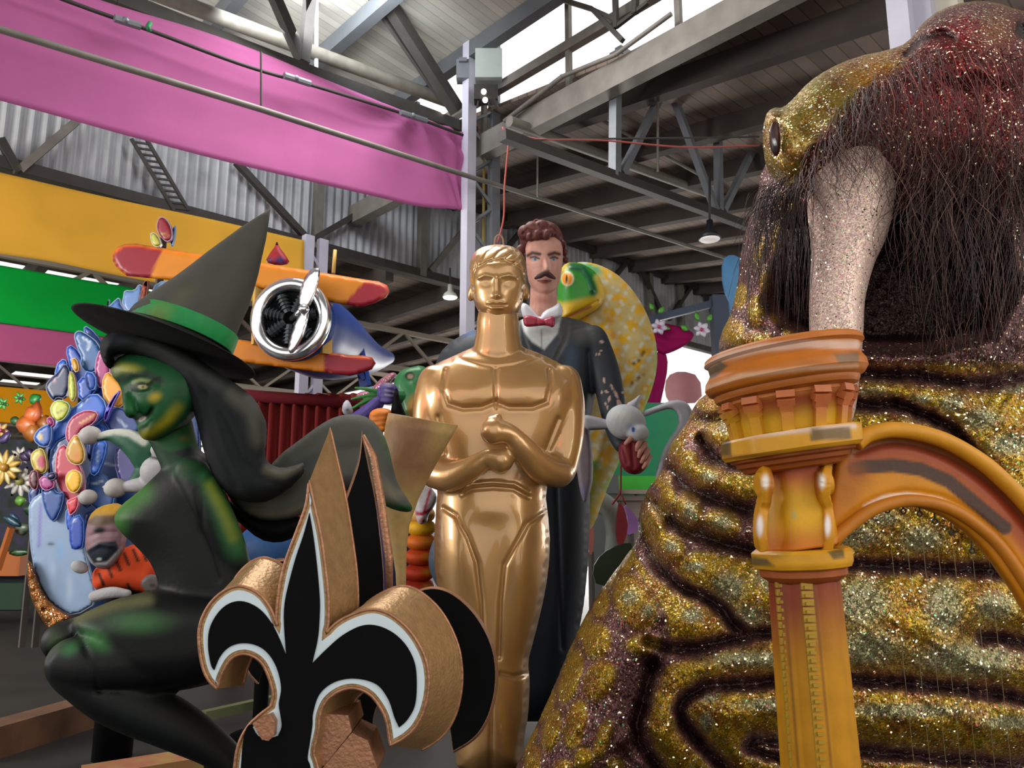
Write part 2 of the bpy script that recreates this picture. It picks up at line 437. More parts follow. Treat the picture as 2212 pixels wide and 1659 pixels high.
def glitter(name, scale=170.0, rough=0.36, metal=0.6, tilt=0.8, thr=0.94):
    """painted skin set with glitter flakes: every flake has its own tilt and its own tint"""
    m, t, b = nt(name); N = t.nodes; L = t.links
    tc = N.new('ShaderNodeTexCoord'); vo = N.new('ShaderNodeTexVoronoi'); vo.inputs['Scale'].default_value = scale
    L.new(tc.outputs['Object'], vo.inputs['Vector'])
    a = N.new('ShaderNodeAttribute'); a.attribute_name = 'Col'
    sep = N.new('ShaderNodeSeparateColor'); L.new(vo.outputs['Color'], sep.inputs[0])
    mr = N.new('ShaderNodeMapRange'); mr.inputs[3].default_value = 0.55; mr.inputs[4].default_value = 1.45
    L.new(sep.outputs[0], mr.inputs[0])
    hs = N.new('ShaderNodeHueSaturation'); L.new(a.outputs['Color'], hs.inputs['Color']); L.new(mr.outputs[0], hs.inputs['Value'])
    h2 = N.new('ShaderNodeMapRange'); h2.inputs[3].default_value = 0.47; h2.inputs[4].default_value = 0.54; L.new(sep.outputs[1], h2.inputs[0]); L.new(h2.outputs[0], hs.inputs['Hue'])
    # a few holographic flakes: pure tints by their random number
    cr = N.new('ShaderNodeValToRGB'); e = cr.color_ramp; e.interpolation = 'CONSTANT'
    e.elements[0].position = 0.0; e.elements[0].color = (1.0, 0.9, 0.6, 1); e.elements[1].position = 0.5; e.elements[1].color = (1.0, 0.25, 0.25, 1)
    for p_, c_ in ((0.6, (0.25, 1.0, 0.5, 1)), (0.68, (1.0, 0.85, 0.3, 1)), (0.8, (0.9, 0.95, 1.0, 1)), (0.92, (1.0, 0.45, 0.2, 1))):
        q = e.elements.new(p_); q.color = c_
    L.new(sep.outputs[2], cr.inputs[0])
    gt = N.new('ShaderNodeMath'); gt.operation = 'GREATER_THAN'; gt.inputs[1].default_value = 0.955; L.new(sep.outputs[1], gt.inputs[0])
    bw0 = N.new('ShaderNodeRGBToBW'); L.new(a.outputs['Color'], bw0.inputs[0]); gb0 = N.new('ShaderNodeMath'); gb0.operation = 'GREATER_THAN'; gb0.inputs[1].default_value = 0.03; L.new(bw0.outputs[0], gb0.inputs[0])
    gg = N.new('ShaderNodeMath'); gg.operation = 'MULTIPLY'; L.new(gt.outputs[0], gg.inputs[0]); L.new(gb0.outputs[0], gg.inputs[1])
    mx = N.new('ShaderNodeMix'); mx.data_type = 'RGBA'; L.new(gg.outputs[0], mx.inputs[0]); L.new(hs.outputs[0], mx.inputs[6]); L.new(cr.outputs[0], mx.inputs[7])
    L.new(mx.outputs[2], b.inputs['Base Color'])
    gm = N.new('ShaderNodeNewGeometry')
    sub = N.new('ShaderNodeVectorMath'); sub.operation = 'SUBTRACT'; sub.inputs[1].default_value = (0.5, 0.5, 0.5); L.new(vo.outputs['Color'], sub.inputs[0])
    sc = N.new('ShaderNodeVectorMath'); sc.operation = 'SCALE'; sc.inputs['Scale'].default_value = tilt; L.new(sub.outputs[0], sc.inputs[0])
    ad = N.new('ShaderNodeVectorMath'); ad.operation = 'ADD'; L.new(gm.outputs['Normal'], ad.inputs[0]); L.new(sc.outputs[0], ad.inputs[1])
    no = N.new('ShaderNodeVectorMath'); no.operation = 'NORMALIZE'; L.new(ad.outputs[0], no.inputs[0]); L.new(no.outputs[0], b.inputs['Normal'])
    b.inputs['Metallic'].default_value = metal; b.inputs['Roughness'].default_value = rough
    # sparse larger flakes lying at odd angles: clean foil that flashes where it meets a lamp or a roof light
    v2 = N.new('ShaderNodeTexVoronoi'); v2.inputs['Scale'].default_value = scale*0.8; L.new(tc.outputs['Object'], v2.inputs['Vector'])
    s2 = N.new('ShaderNodeSeparateColor'); L.new(v2.outputs['Color'], s2.inputs[0])
    g2 = N.new('ShaderNodeMath'); g2.operation = 'GREATER_THAN'; g2.inputs[1].default_value = thr; L.new(s2.outputs[0], g2.inputs[0])
    hv = N.new('ShaderNodeRGBToBW'); L.new(a.outputs['Color'], hv.inputs[0]); hm_ = N.new('ShaderNodeMath'); hm_.operation = 'GREATER_THAN'; hm_.inputs[1].default_value = 0.03; L.new(hv.outputs[0], hm_.inputs[0])
    gm2 = N.new('ShaderNodeMath'); gm2.operation = 'MULTIPLY'; L.new(g2.outputs[0], gm2.inputs[0]); L.new(hm_.outputs[0], gm2.inputs[1])
    u2 = N.new('ShaderNodeVectorMath'); u2.operation = 'SUBTRACT'; u2.inputs[1].default_value = (0.95, 0.5, 0.5); L.new(v2.outputs['Color'], u2.inputs[0])
    k2 = N.new('ShaderNodeVectorMath'); k2.operation = 'SCALE'; k2.inputs['Scale'].default_value = 1.6; L.new(u2.outputs[0], k2.inputs[0])
    a2 = N.new('ShaderNodeVectorMath'); a2.operation = 'ADD'; L.new(gm.outputs['Normal'], a2.inputs[0]); L.new(k2.outputs[0], a2.inputs[1])
    n2 = N.new('ShaderNodeVectorMath'); n2.operation = 'NORMALIZE'; L.new(a2.outputs[0], n2.inputs[0])
    gb = N.new('ShaderNodeBsdfGlossy'); gb.inputs['Roughness'].default_value = 0.18; L.new(n2.outputs[0], gb.inputs['Normal'])
    r2 = N.new('ShaderNodeMix'); r2.data_type = 'RGBA'; r2.inputs[0].default_value = 0.5; r2.inputs[6].default_value = (1, .95, .7, 1); L.new(cr.outputs[0], r2.inputs[7]); L.new(r2.outputs[2], gb.inputs['Color'])
    ms = N.new('ShaderNodeMixShader'); L.new(gm2.outputs[0], ms.inputs[0]); L.new(b.outputs[0], ms.inputs[1]); L.new(gb.outputs[0], ms.inputs[2])
    L.new(ms.outputs[0], N['Material Output'].inputs['Surface'])
    return m
paint = mat('airbrushed_paint', attr=True, spec=0.28, rough=0.55, var=0.10, vscale=25, bump=0.08, bscale=60)
paint_matt = mat('matt_paint', attr=True, rough=0.8, var=0.08, vscale=12, bump=0.1, bscale=90, spec=0.3)
paint_gloss = mat('gloss_paint', attr=True, rough=0.42, var=0.05, coat=0.1, spec=0.35)
gold_skin = mat('gold_lacquer', '#c0945c', rough=0.34, metal=0.5, var=0.04, vscale=5, coat=1.0); gold_skin.node_tree.nodes['Principled BSDF'].inputs['Coat Roughness'].default_value = 0.05
copper_gold = mat('brushed_gold_paint', '#a8785a', rough=0.42, metal=0.55, var=0.16, vscale=30, bump=0.3, bscale=90)
white_enamel = mat('pale_blue_white_enamel', '#cfdde4', rough=0.5, var=0.03)
flat_black = mat('flat_black_board', '#060607', rough=0.7, var=0.3, vscale=20, spec=0.1)
glit = glitter('glitter_skin')
glit_fine = glitter('fine_glitter', 200, 0.4, 0.25, 0.35, 0.975)
steel = mat('galvanised_steel', '#7d8288', rough=0.5, metal=0.35, var=0.15, vscale=4)
steel_lav = mat('pale_steel_paint', '#c3c2d2', rough=0.5, var=0.08, vscale=3)
steel_dark = mat('sooty_steel', '#3a3734', rough=0.65, metal=0.2, var=0.2, vscale=6)
steel_grey = mat('dusty_steel', '#77736c', rough=0.6, metal=0.2, var=0.2, vscale=5)
wood_dark = mat('dark_roof_timber', '#4c4540', rough=0.85, var=0.25, vscale=3)
rope_m = mat('rust_red_rope', '#9c4a44', rough=0.8)
chrome = mat('polished_chrome', '#e6e9ee', rough=0.15, metal=0.95)
def cloth_mat(name, col):
    m = mat(name, col, rough=0.85, var=0.05, vscale=2.5, bump=0.2, bscale=14, spec=0.2)
    t = m.node_tree; b = t.nodes['Principled BSDF']; tr = t.nodes.new('ShaderNodeBsdfTranslucent'); mx = t.nodes.new('ShaderNodeMixShader')
    src = b.inputs['Base Color'].links[0].from_socket; t.links.new(src, tr.inputs['Color'])
    out = t.nodes['Material Output']; mx.inputs[0].default_value = 0.4
    t.links.new(b.outputs[0], mx.inputs[1]); t.links.new(tr.outputs[0], mx.inputs[2]); t.links.new(mx.outputs[0], out.inputs['Surface'])
    return m
def boards(name, c1, c2, wid, axis_vec, dark=0.5):
    """planked underside of the roof: narrow boards with stained faces"""
    m, t, b = nt(name); N = t.nodes; L = t.links
    g = N.new('ShaderNodeNewGeometry'); d = N.new('ShaderNodeVectorMath'); d.operation = 'DOT_PRODUCT'
    d.inputs[1].default_value = (*axis_vec, 0); L.new(g.outputs['Position'], d.inputs[0])
    dv = N.new('ShaderNodeMath'); dv.operation = 'DIVIDE'; dv.inputs[1].default_value = wid; L.new(d.outputs['Value'], dv.inputs[0])
    fl = N.new('ShaderNodeMath'); fl.operation = 'FLOOR'; L.new(dv.outputs[0], fl.inputs[0])
    fr = N.new('ShaderNodeMath'); fr.operation = 'FRACT'; L.new(dv.outputs[0], fr.inputs[0])
    wn = N.new('ShaderNodeTexWhiteNoise'); wn.noise_dimensions = '1D'; L.new(fl.outputs[0], wn.inputs['W'])
    nz = N.new('ShaderNodeTexNoise'); nz.inputs['Scale'].default_value = 1.1; nz.inputs['Detail'].default_value = 8; L.new(g.outputs['Position'], nz.inputs['Vector'])
    ad = N.new('ShaderNodeMath'); ad.operation = 'MULTIPLY_ADD'; ad.inputs[1].default_value = 0.35; L.new(wn.outputs[0], ad.inputs[0]); L.new(nz.outputs[0], ad.inputs[2])
    mx = N.new('ShaderNodeMix'); mx.data_type = 'RGBA'; mx.inputs[6].default_value = (*lin(c1), 1); mx.inputs[7].default_value = (*lin(c2), 1)
    mr = N.new('ShaderNodeMapRange'); mr.inputs[1].default_value = 0.4; mr.inputs[2].default_value = 0.95; L.new(ad.outputs[0], mr.inputs[0]); L.new(mr.outputs[0], mx.inputs[0])
    lt = N.new('ShaderNodeMath'); lt.operation = 'GREATER_THAN'; lt.inputs[1].default_value = 0.09; L.new(fr.outputs[0], lt.inputs[0])
    mr2 = N.new('ShaderNodeMapRange'); mr2.inputs[3].default_value = dark; mr2.inputs[4].default_value = 1.0; L.new(lt.outputs[0], mr2.inputs[0])
    hs = N.new('ShaderNodeHueSaturation'); L.new(mx.outputs[2], hs.inputs['Color']); L.new(mr2.outputs[0], hs.inputs['Value'])
    L.new(hs.outputs[0], b.inputs['Base Color']); b.inputs['Roughness'].default_value = 0.85
    return m
# ------------------------------------------------------------------ the hall
WALL_B = 3.25
m_floor = mat('worn_concrete', '#35332f', rough=0.55, var=0.3, vscale=1.5, bump=0.15, bscale=6, col2='#262422')
m = M(); m.add([(-60, -6, 0), (60, -6, 0), (60, 70, 0), (-60, 70, 0), (-60, -6, -0.3), (60, -6, -0.3), (60, 70, -0.3), (-60, 70, -0.3)],
               [(0, 1, 2, 3), (7, 6, 5, 4), (0, 4, 5, 1), (1, 5, 6, 2), (2, 6, 7, 3), (3, 7, 4, 0)])
struct('floor', m, m_floor)
b_low = boards('low_roof_boards', '#75675e', '#9c8b80', 0.16, BD)
b_high = boards('high_roof_boards', '#a5a39a', '#cbc8bd', 0.12, BD, 0.7)
b_far = boards('far_roof_boards', '#5f524a', '#8a7a6d', 0.3, BD)
def hlow(b): return 6.78+0.13*b
def hhigh(a): return 7.55-0.13*a
def slab(m, c, th=0.05):
    c = np.array(c); k = len(c); n = [0, 0, th]
    m.add(np.r_[c, c+n], [tuple(range(k))[::-1], tuple(range(k, 2*k))]+[(i, (i+1) % k, (i+1) % k+k, i+k) for i in range(k)])
m = M(); slab(m, [AB(0.1, -10, hlow(-10)), AB(15, -10, hlow(-10)), AB(15, WALL_B, hlow(WALL_B)), AB(0.1, WALL_B, hlow(WALL_B))])
low = struct('ceiling', m, b_low)
pm = mat('roof_purlin_timber', '#4a423d', rough=0.85, var=0.2, vscale=2)
for i in range(11):
    a = 0.7+1.32*i; q = M(); beam(q, AB(a, -10, hlow(-10)-0.13), AB(a, WALL_B, hlow(WALL_B)-0.13), 0.16, 0.26)
    struct('purlin', q, pm, low)
m = M(); slab(m, [AB(-13, -10, hhigh(-13)), AB(-0.05, -10, hhigh(0)), AB(-0.05, WALL_B, hhigh(0)), AB(-13, WALL_B, hhigh(-13))])
high = struct('ceiling_high', m, b_high)
pm2 = mat('grey_purlin', '#5f6468', rough=0.7, var=0.15, vscale=2)
for i in range(10):
    a = -0.25-1.25*i; q = M(); beam(q, AB(a, -10, hhigh(a)-0.12), AB(a, WALL_B, hhigh(a)-0.12), 0.14, 0.22)
    struct('purlin', q, pm2, high)
# clerestory strip between the two roofs: glazing bars against open sky
gl = M(); beam(gl, AB(0, -10, 6.9), AB(0, WALL_B, 6.95), 0.1, 0.12)
cler = struct('window_clerestory', gl, steel_grey)
for b in np.arange(-9, 3, 1.5):
    q = M(); beam(q, AB(0, b, 6.3), AB(0, b, 7.5), 0.06, 0.06); struct('mullion', q, steel_grey, cler)
q = M(); beam(q, AB(0, -10, 6.22), AB(0, 3.2, 6.22), 0.18, 0.3); beam(q, AB(0.1, -10, 6.43), AB(0.1, 3.2, 6.43), 0.06, 0.1)
struct('trim_sill_beam', q, steel_grey)
# corrugated siding on the hanging wall
m_sid = mat('zinc_corrugated_sheet', '#c0c4c8', rough=0.55, metal=0.15, var=0.22, vscale=1.6, col2='#8f9296')
def corrugated(a0, a1, b, h0, h1f, pitch=0.14, depth=0.022, th=0.006):
    n = int((a1-a0)/pitch*6); aa = np.linspace(a0, a1, n)
    bb = b + depth*np.cos(aa/pitch*2*math.pi)
    V = []; 
    for off in (0, 0.05):
        V.append(np.array([AB(a, q+off, h0) for a, q in zip(aa, bb)])); V.append(np.array([AB(a, q+off, h1f(a)) for a, q in zip(aa, bb)]))
    V = np.concatenate(V); f = []
    for i in range(n-1):
        f += [(i, i+1, n+i+1, n+i), (2*n+i, 3*n+i, 3*n+i+1, 2*n+i+1), (i, 2*n+i, 2*n+i+1, i+1)]
    return M().add(V, f)
def htop(a): return hhigh(a) if a < 0 else hlow(WALL_B)
wall = struct('wall_back', corrugated(-12, 15, WALL_B, 5.55, htop), m_sid)
def bar(name, p, q, w, mt, parent=None, h=None):
    s = M(); beam(s, p, q, w, h); return struct(name, s, mt, parent)
for px in (685, 912, 1138, 1290, 1400, 1465):
    p = onB(px, 500, WALL_B-0.12); bar('wall_post', [p[0], p[1], 5.5], [p[0], p[1], 7.3 if px > 1000 else 7.9], 0.13, steel_grey, wall)
for (x1, y1, x2, y2) in ((165, 262, 42, 368), (0, 300, 40, 372), (510, 350, 660, 512), (835, 425, 668, 522), (1015, 480, 930, 585),
                         (1368, 548, 1290, 645), (1370, 550, 1432, 682), (1503, 603, 1445, 690), (1506, 605, 1552, 690), (1150, 470, 1075, 560)):
    bar('wall_brace', onB(x1, y1, WALL_B-0.15), onB(x2, y2, WALL_B-0.15), 0.09, steel_grey if x1 in (165, 1015) else steel_dark, wall)
# laced brace: two angles with small rungs
p, q = onB(300, 300, WALL_B-0.18), onB(392, 455, WALL_B-0.18); s = M()
off = np.array([*(AD*0.09), 0.03])
beam(s, p-off, q-off, 0.04); beam(s, p+off, q+off, 0.04)
for i in range(12):
    t = (i+.5)/12; c_ = p+(q-p)*t; beam(s, c_-off, c_+off+(q-p)*0.03, 0.025)
struct('laced_brace', s, steel_dark, wall)
bar('wall_bottom_rail', AB(-12, WALL_B-0.1, 5.55), AB(15, WALL_B-0.1, 5.55), 0.16, steel_dark, wall, 0.14)
bar('wall_top_rail', AB(0.2, WALL_B-0.15, hlow(3.2)-0.12), AB(15, WALL_B-0.15, hlow(3.2)-0.12), 0.12, steel_dark, wall, 0.12)
# bay beyond the hanging wall
m = M()
for i in range(-16, 8):
    for j in range(4, 34):
        a, b = i*1.0, float(j)
        if (-4 <= i <= -2 and j == 8) or (-3 <= i <= 1 and j in (20, 22)) or (-9 <= i <= -3 and j in (15, 27)): continue
        slab(m, [AB(a, b, 5.75), AB(a+1, b, 5.75), AB(a+1, b+1, 5.75), AB(a, b+1, 5.75)])
far = struct('ceiling_far_bay', m, b_far)
for i in range(16):
    q = M(); a = -15.5+1.5*i; beam(q, AB(a, 3.6, 5.6), AB(a, 34, 5.6), 0.16, 0.28); struct('purlin', q, pm, far)
fb = mat('dusty_far_truss', '#8b8175', rough=0.8)
for j in range(6):
    b = 6+4.6*j
    q = M(); beam(q, AB(-16, b, 5.3), AB(8, b, 5.3), 0.1); beam(q, AB(-16, b, 4.5), AB(8, b, 4.5), 0.1)
    for i in range(12):
        beam(q, AB(-16+2*i, b, 4.5), AB(-15+2*i, b, 5.3), 0.06); beam(q, AB(-15+2*i, b, 5.3), AB(-14+2*i, b, 4.5), 0.06)
    struct('truss', q, fb, far)
m = corrugated(-17, 8, 34, 0, lambda a: 5.7, pitch=0.5, depth=0.05); struct('wall_far', m, mat('far_sheet', '#8e8578', rough=0.8, var=0.3, vscale=0.6))

# ------------------------------------------------------------------ lattice column with cabinets
def lattice(name, label, pxl, pxr, b, h0, h1, mt1, mt2, rung=0.34, depth=0.2):
    p = onB(pxl, 600, b); q = onB(pxr, 600, b)
    t = thing(name, label, 'column', [(p[0]+q[0])/2, (p[1]+q[1])/2, h0])
    for e, mt, w_ in ((p, mt1, 0.12), (q, mt2, 0.09)):
        s = M(); beam(s, [e[0], e[1], h0], [e[0], e[1], h1], w_, 0.14, up=(0.7, 0.7, 0)); build('flange', s, mt, t, smooth=False)
    k = int((h1-h0)/rung); s = M()
    for i in range(k):
        z = h0+i*rung; a_, b_ = (p, q) if i % 2 else (q, p)
        for o_ in (0.03, -0.03):
            beam(s, [a_[0], a_[1]+o_, z], [b_[0], b_[1]+o_, z+rung], 0.035, 0.012, up=(0, 1, 0))
    build('lacing', s, mt2, t, smooth=False)
    return t, p, q
t, pL, pR = lattice('lattice_column', 'tall steel lattice column in the middle of the hall with a pale flange', 1010, 1066, 0.0, 0.0, 9.0, steel_lav, steel)
s = M(); c0 = P(1043, 700, 9.05); tube(s, [[c0[0], c0[1], 0.3], [c0[0], c0[1], 6.1]], 0.018, 6); build('yellow_rod', s, mat('mustard_rod', '#9b8440', rough=.6), t)
s = M(); box(s, P(1056, 145, 8.66), 0.34, 0.2, 0.4); cab = build('electrical_cabinet', s, mat('cabinet_grey_green', '#b9c4c0', rough=0.4, var=0.05), None, False)
tag(cab, 'large pale grey electrical cabinet mounted high on the lattice column', 'cabinet')
s = M(); box(s, P(1000, 155, 8.8), 0.16, 0.16, 0.26); box(s, P(1000, 130, 8.7), 0.1, 0.05, 0.05)
tag(build('junction_box', s, steel, None, False), 'small steel junction box beside the cabinet on the lattice column', 'junction box')
s = M(); box(s, P(1050, 205, 8.7), 0.3, 0.16, 0.2)
for dx in (-.08, 0.02, .1): tube(s, [P(1050, 188, 8.66)+[dx, 0, 0], P(1052, 232, 8.66)+[dx*1.5, 0, 0]], 0.012, 6)
tag(build('cable_box', s, steel_dark, None, False), 'dark cable box with conduits hanging below the pale cabinet', 'junction box')
for i, (x, y, lab) in enumerate(((1045, 198, 'small glowing ball standing in for sky under the cabinet, topmost of three'), (1048, 216, 'small glowing ball standing in for sky under the cabinet, lowest of three on the right'), (958, 240, 'small glowing ball standing in for sky where the dark beam meets the column'))):
    s = M(); ball(s, P(x, y, 8.6), 0.035, seg=10, rings=6)  # glowing balls stand in for bright gaps of sky
    e = bpy.data.materials.get('sky_gap_glow')
    if e is None:
        e, tt, bb_ = nt('sky_gap_glow'); bb_.inputs['Emission Color'].default_value = (1, .97, .9, 1); bb_.inputs['Emission Strength'].default_value = 3
    tag(build('sky_gap_ball', s, e), lab, 'bulb', 'sky gaps at the lattice column')
lattice('lattice_column', 'slim white lattice column behind the right end of the yellow banner', 662, 694, 2.7, 0, 5.5, steel_lav, steel_lav, 0.28)
t = thing('corner_post', 'pale blue boxed steel post rising behind the glittering snout', 'column', [*P(2000, 600, 5.2)[:2], 0])
for dx, wd, mt in ((-50, 0.15, steel_lav), (0, 0.14, steel_lav), (55, 0.16, mat('cream_post_face', '#d6d2c2', rough=.6))):
    c0 = P(2000+dx, 60, 5.2); s = M(); beam(s, [c0[0], c0[1], 0], [c0[0], c0[1], 6.0], wd, 0.2); build('post_face', s, mt, t, False)

# ------------------------------------------------------------------ roof steel
def strut(label, segs, mt, b=None, name='roof_strut', r=None, cat='beam', group=None, aplane=None):
    s = M()
    for (x1, y1, x2, y2, w_) in segs:
        f = (lambda x, y: onB(x, y, b)) if b is not None else (lambda x, y: onA(x, y, aplane))
        if r: tube(s, [f(x1, y1), f(x2, y2)], w_/2, 12)
        else: beam(s, f(x1, y1), f(x2, y2), w_)
    return tag(build(name, s, mt, smooth=bool(r), auto=40 if r else None), label, cat, group)
t = thing('roof_truss', 'grey steel truss with V braces under the low dark roof', 'truss', onB(1330, 380, -2.04))
for nm, (x1, y1, x2, y2, w_) in (('top_chord', (1335, 108, 1680, 318, .09)), ('bottom_chord', (1085, 292, 1660, 505, .10)),
        ('post', (1330, 115, 1328, 382, .10)), ('post', (1550, 245, 1553, 455, .09)), ('diagonal', (1438, 185, 1343, 375, .08)),
        ('diagonal', (1447, 188, 1546, 455, .08)), ('diagonal', (1632, 312, 1562, 455, .08))):
    s = M(); beam(s, onB(x1, y1, -2.04), onB(x2, y2, -2.04), w_); build(nm, s, steel_dark if nm == 'bottom_chord' else steel, t, False)
s = M(); beam(s, onB(1418, 185, -2.0), onB(1465, 185, -2.0), 0.03, 0.12); build('gusset', s, steel, t, False)
s = M(); beam(s, onB(1532, 455, -2.0), onB(1572, 465, -2.0), 0.03, 0.12); build('gusset', s, steel, t, False)
strut('thick light grey pipe crossing under the dark roof behind the V truss', [(1100, 262, 1640, 458, .13)], steel_grey, -0.9, 'roof_pipe', True, 'pipe')
strut('long thin pipe slung across the magenta banner and in front of the column', [(-60, 45, 560, 235, .06), (560, 235, 1010, 380, .06), (1010, 380, 1120, 414, .06), (1120, 414, 1640, 580, .06)], steel_grey, -0.35, 'sprinkler_pipe', True, 'pipe')
strut('thick dusty pipe above the magenta banner', [(300, -28, 655, 105, .17), (655, 105, 975, 222, .17)], mat('dusty_pipe', '#6e6a60', rough=.7, var=.2), 0.9, 'roof_pipe', True, 'pipe')
strut('black V-shaped roof brace with a vertical post above the magenta banner', [(585, -25, 652, 130, .11), (672, -25, 655, 135, .11)], steel_dark, 0.3)
strut('black diagonal brace running down to the lattice column head', [(825, -15, 988, 240, .15)], steel_dark, 0.2)
strut('thin paired rod beside the black diagonal brace', [(795, -10, 950, 212, .05), (806, -10, 962, 212, .03)], steel_dark, 0.35)
strut('thin pale hanger rod above the magenta banner', [(684, -10, 683, 158, .05)], steel_lav, 0.9, 'hanger_rod', True, 'rod')
strut('thin pale strut across the low roof between two truss posts', [(1265, 240, 1530, 388, .045)], steel_grey, -1.2, 'roof_strut', True, 'rod')
strut('thin pale strut across the low roof above the glittering head', [(1537, 55, 1735, 192, .05)], steel_grey, -2.6, 'roof_strut', True, 'rod')
strut('thin hanger rod with clamp inside the V truss', [(1421, 205, 1421, 372, .03)], steel_grey, -2.2, 'hanger_rod', True, 'rod')
strut('thin hanger rod between the two pipes right of the column', [(1161, 325, 1161, 425, .025)], steel_grey, -0.5, 'hanger_rod', True, 'rod')
strut('thin hanger rod holding the sprinkler pipe before the magenta banner', [(564, 112, 564, 236, .02)], steel_dark, -0.35, 'hanger_rod', True, 'rod')
strut('slim dark angle iron along the top of the back siding', [(1100, 385, 1640, 600, .04)], steel_dark, 1.8, 'roof_strut')
strut('dark lattice brace crossing the bright clerestory strip', [(1190, -8, 1280, 20, .05), (1280, 20, 1345, 88, .05), (1280, 20, 1330, 42, .04), (1329, -10, 1331, 60, .05), (1373, -10, 1371, 30, .06), (1331, 58, 1400, 5, .04)], steel_dark, aplane=-0.2)
strut('pale conduit strapped under the sill beam', [(1090, 262, 1215, 165, .06), (1215, 165, 1330, 118, .05), (1330, 118, 1450, 30, .05)], steel_grey, aplane=-0.15, name='conduit', r=True, cat='pipe')
strut('black roof beam along the top edge of the magenta banner', [(120, -60, 250, -2, .14), (250, -2, 530, 108, .14), (530, 108, 700, 172, .14), (700, 172, 890, 238, .14), (890, 238, 1025, 288, .14)], steel_dark, 0.15, 'edge_beam')
s = M(); tube(s, spline([onB(x, y, -0.12) for x, y in ((60, -30), (200, 22), (330, 68), (530, 142), (700, 192), (885, 250), (1000, 292))], 40), 0.018, 6)
tag(build('cable', s, steel_dark), 'slack black cable running along the top of the magenta banner', 'cable')
for x, y, l in ((275, 48, 'long steel cable clamp near the green tie on the banner cable'), (642, 172, 'steel cable clamp in the middle of the banner cable'), (893, 252, 'short shiny cable clamp at the gathered end of the magenta banner')):
    s = M(); p = onB(x-28, y-9, -0.16); q = onB(x+28, y+9, -0.16); tube(s, [p, q], 0.035, 8); ball(s, (p+q)/2+[0, -.03, 0], .03, seg=8, rings=6)
    tag(build('cable_clamp', s, steel, auto=40), l, 'clamp', 'clamps on the banner cable')
s = M(); tube(s, [onB(325, 50, -0.2), onB(319, 58, -0.22), onB(323, 68, -0.2)], 0.022, 6)
tag(build('green_tie', s, mat('green_tape', '#1f7a4a')), 'bright green plastic tie knotted on the banner cable', 'tie')
for lab, pts in (('rust red rope sagging across the roof from the column', ((1085, 280), (1160, 300), (1300, 303), (1480, 318), (1640, 314))),
                 ('rust red rope hanging down behind the gold statue', ((1085, 275), (1098, 300), (1090, 400), (1088, 470), (1075, 525))),
                 ('thin dark rope stretched level across the roof', ((1110, 302), (1300, 300), (1640, 296)))):
    s = M(); tube(s, spline([P(x, y, 7.2) for x, y in pts], 24), 0.010, 5); tag(build('rope', s, rope_m if 'rust' in lab else steel_dark), lab, 'rope')
s = M(); tube(s, [P(1562, -20, 4.4), P(1540, 240, 4.4)], 0.003, 4)
# lamps
def pendant(lab, px, py, Y, r, lit):
    t = thing('pendant_lamp', lab, 'lamp', P(px, py, Y))
    s = M(); rings(s, [(px, py, Y, r), (px, py-r*0.45, Y, r*0.75), (px, py-r*0.8, Y, r*0.3), (px, py-r*1.6, Y, r*0.28)], (0, 0, 1), 24)
    build('shade', s, mat('lamp_shade', '#e8efe6' if lit else '#22252b', rough=.4), t)
    s = M(); ball(s, P(px, py+1, Y), r*S(Y)*.9, r*S(Y)*.9, r*S(Y)*.22, 20, 8)
    e, tt, bb_ = nt('lamp_lens'); bb_.inputs['Emission Color'].default_value = (.85, 1, .85, 1) if lit else (1, .9, .88, 1); bb_.inputs['Emission Strength'].default_value = 3 if lit else .35
    build('lens', s, e, t)
    s = M(); tube(s, [P(px, py-r*1.5, Y), P(px, py-r*(1.5+(2.2 if lit else 4)), Y)], 0.015, 6); build('cord', s, steel_dark, t)
    return t
pendant('white enamel pendant lamp glowing left of the gold head', 972, 642, 12.3, 17, True)
pendant('round black ring lamp hanging under the low roof beside the beast', 1533, 516, 8.5, 25, False)

# ------------------------------------------------------------------ banners
def banner(name, lab, top, bot, b, color, amp=0.03, gather=None, nu=110, nv=22):
    T = np.array([onB(x, y, b) for x, y in top]); B = np.array([onB(x, y, b) for x, y in bot])
    T = spline(T, nu); B = spline(B, nu); n3 = np.array([BD[0], BD[1], 0])
    V = []
    for j in range(nv):
        v = j/(nv-1); row = T*(1-v)+B*v
        s = np.r_[0, np.cumsum(np.linalg.norm(np.diff(T, axis=0), axis=1))]
        d = amp*(0.5*np.sin(s*1.1+v*2)+0.3*np.sin(s*2.3-v*1.5+1))*math.sin(math.pi*min(1, v+.15))
        if gather is not None:
            gs = s[-1]-gather
            ang = np.arctan2(s-gs, v*2.0+0.05); rad = np.hypot(s-gs, v*2.0)
            d += 0.055*np.cos(ang*9)*np.exp(-rad/2.6)*min(1, v*6)
            d += 0.05*np.cos(s[-1]*0+(s-s[-1])*22)*np.exp(-(s[-1]-s)/0.35)
        V.append(row-np.outer(d, n3))
    V = np.concatenate(V); k = len(V); f = []
    for j in range(nv-1):
        for i in range(nu-1):
            a = j*nu+i; f += [(a, a+1, a+nu+1, a+nu), (a+k, a+nu+k, a+nu+1+k, a+1+k)]
    for i in range(nu-1): f += [(i, i+k, i+1+k, i+1), ((nv-1)*nu+i, (nv-1)*nu+i+1, (nv-1)*nu+i+1+k, (nv-1)*nu+i+k)]
    for j in range(nv-1): f += [(j*nu, j*nu+nu, j*nu+nu+k, j*nu+k), (j*nu+nu-1, j*nu+nu-1+k, j*nu+2*nu-1+k, j*nu+2*nu-1)]
    o = build(name, M().add(np.r_[V, V+n3*0.006], f), cloth_mat(name+'_cloth', color))
    return tag(o, lab, 'banner')
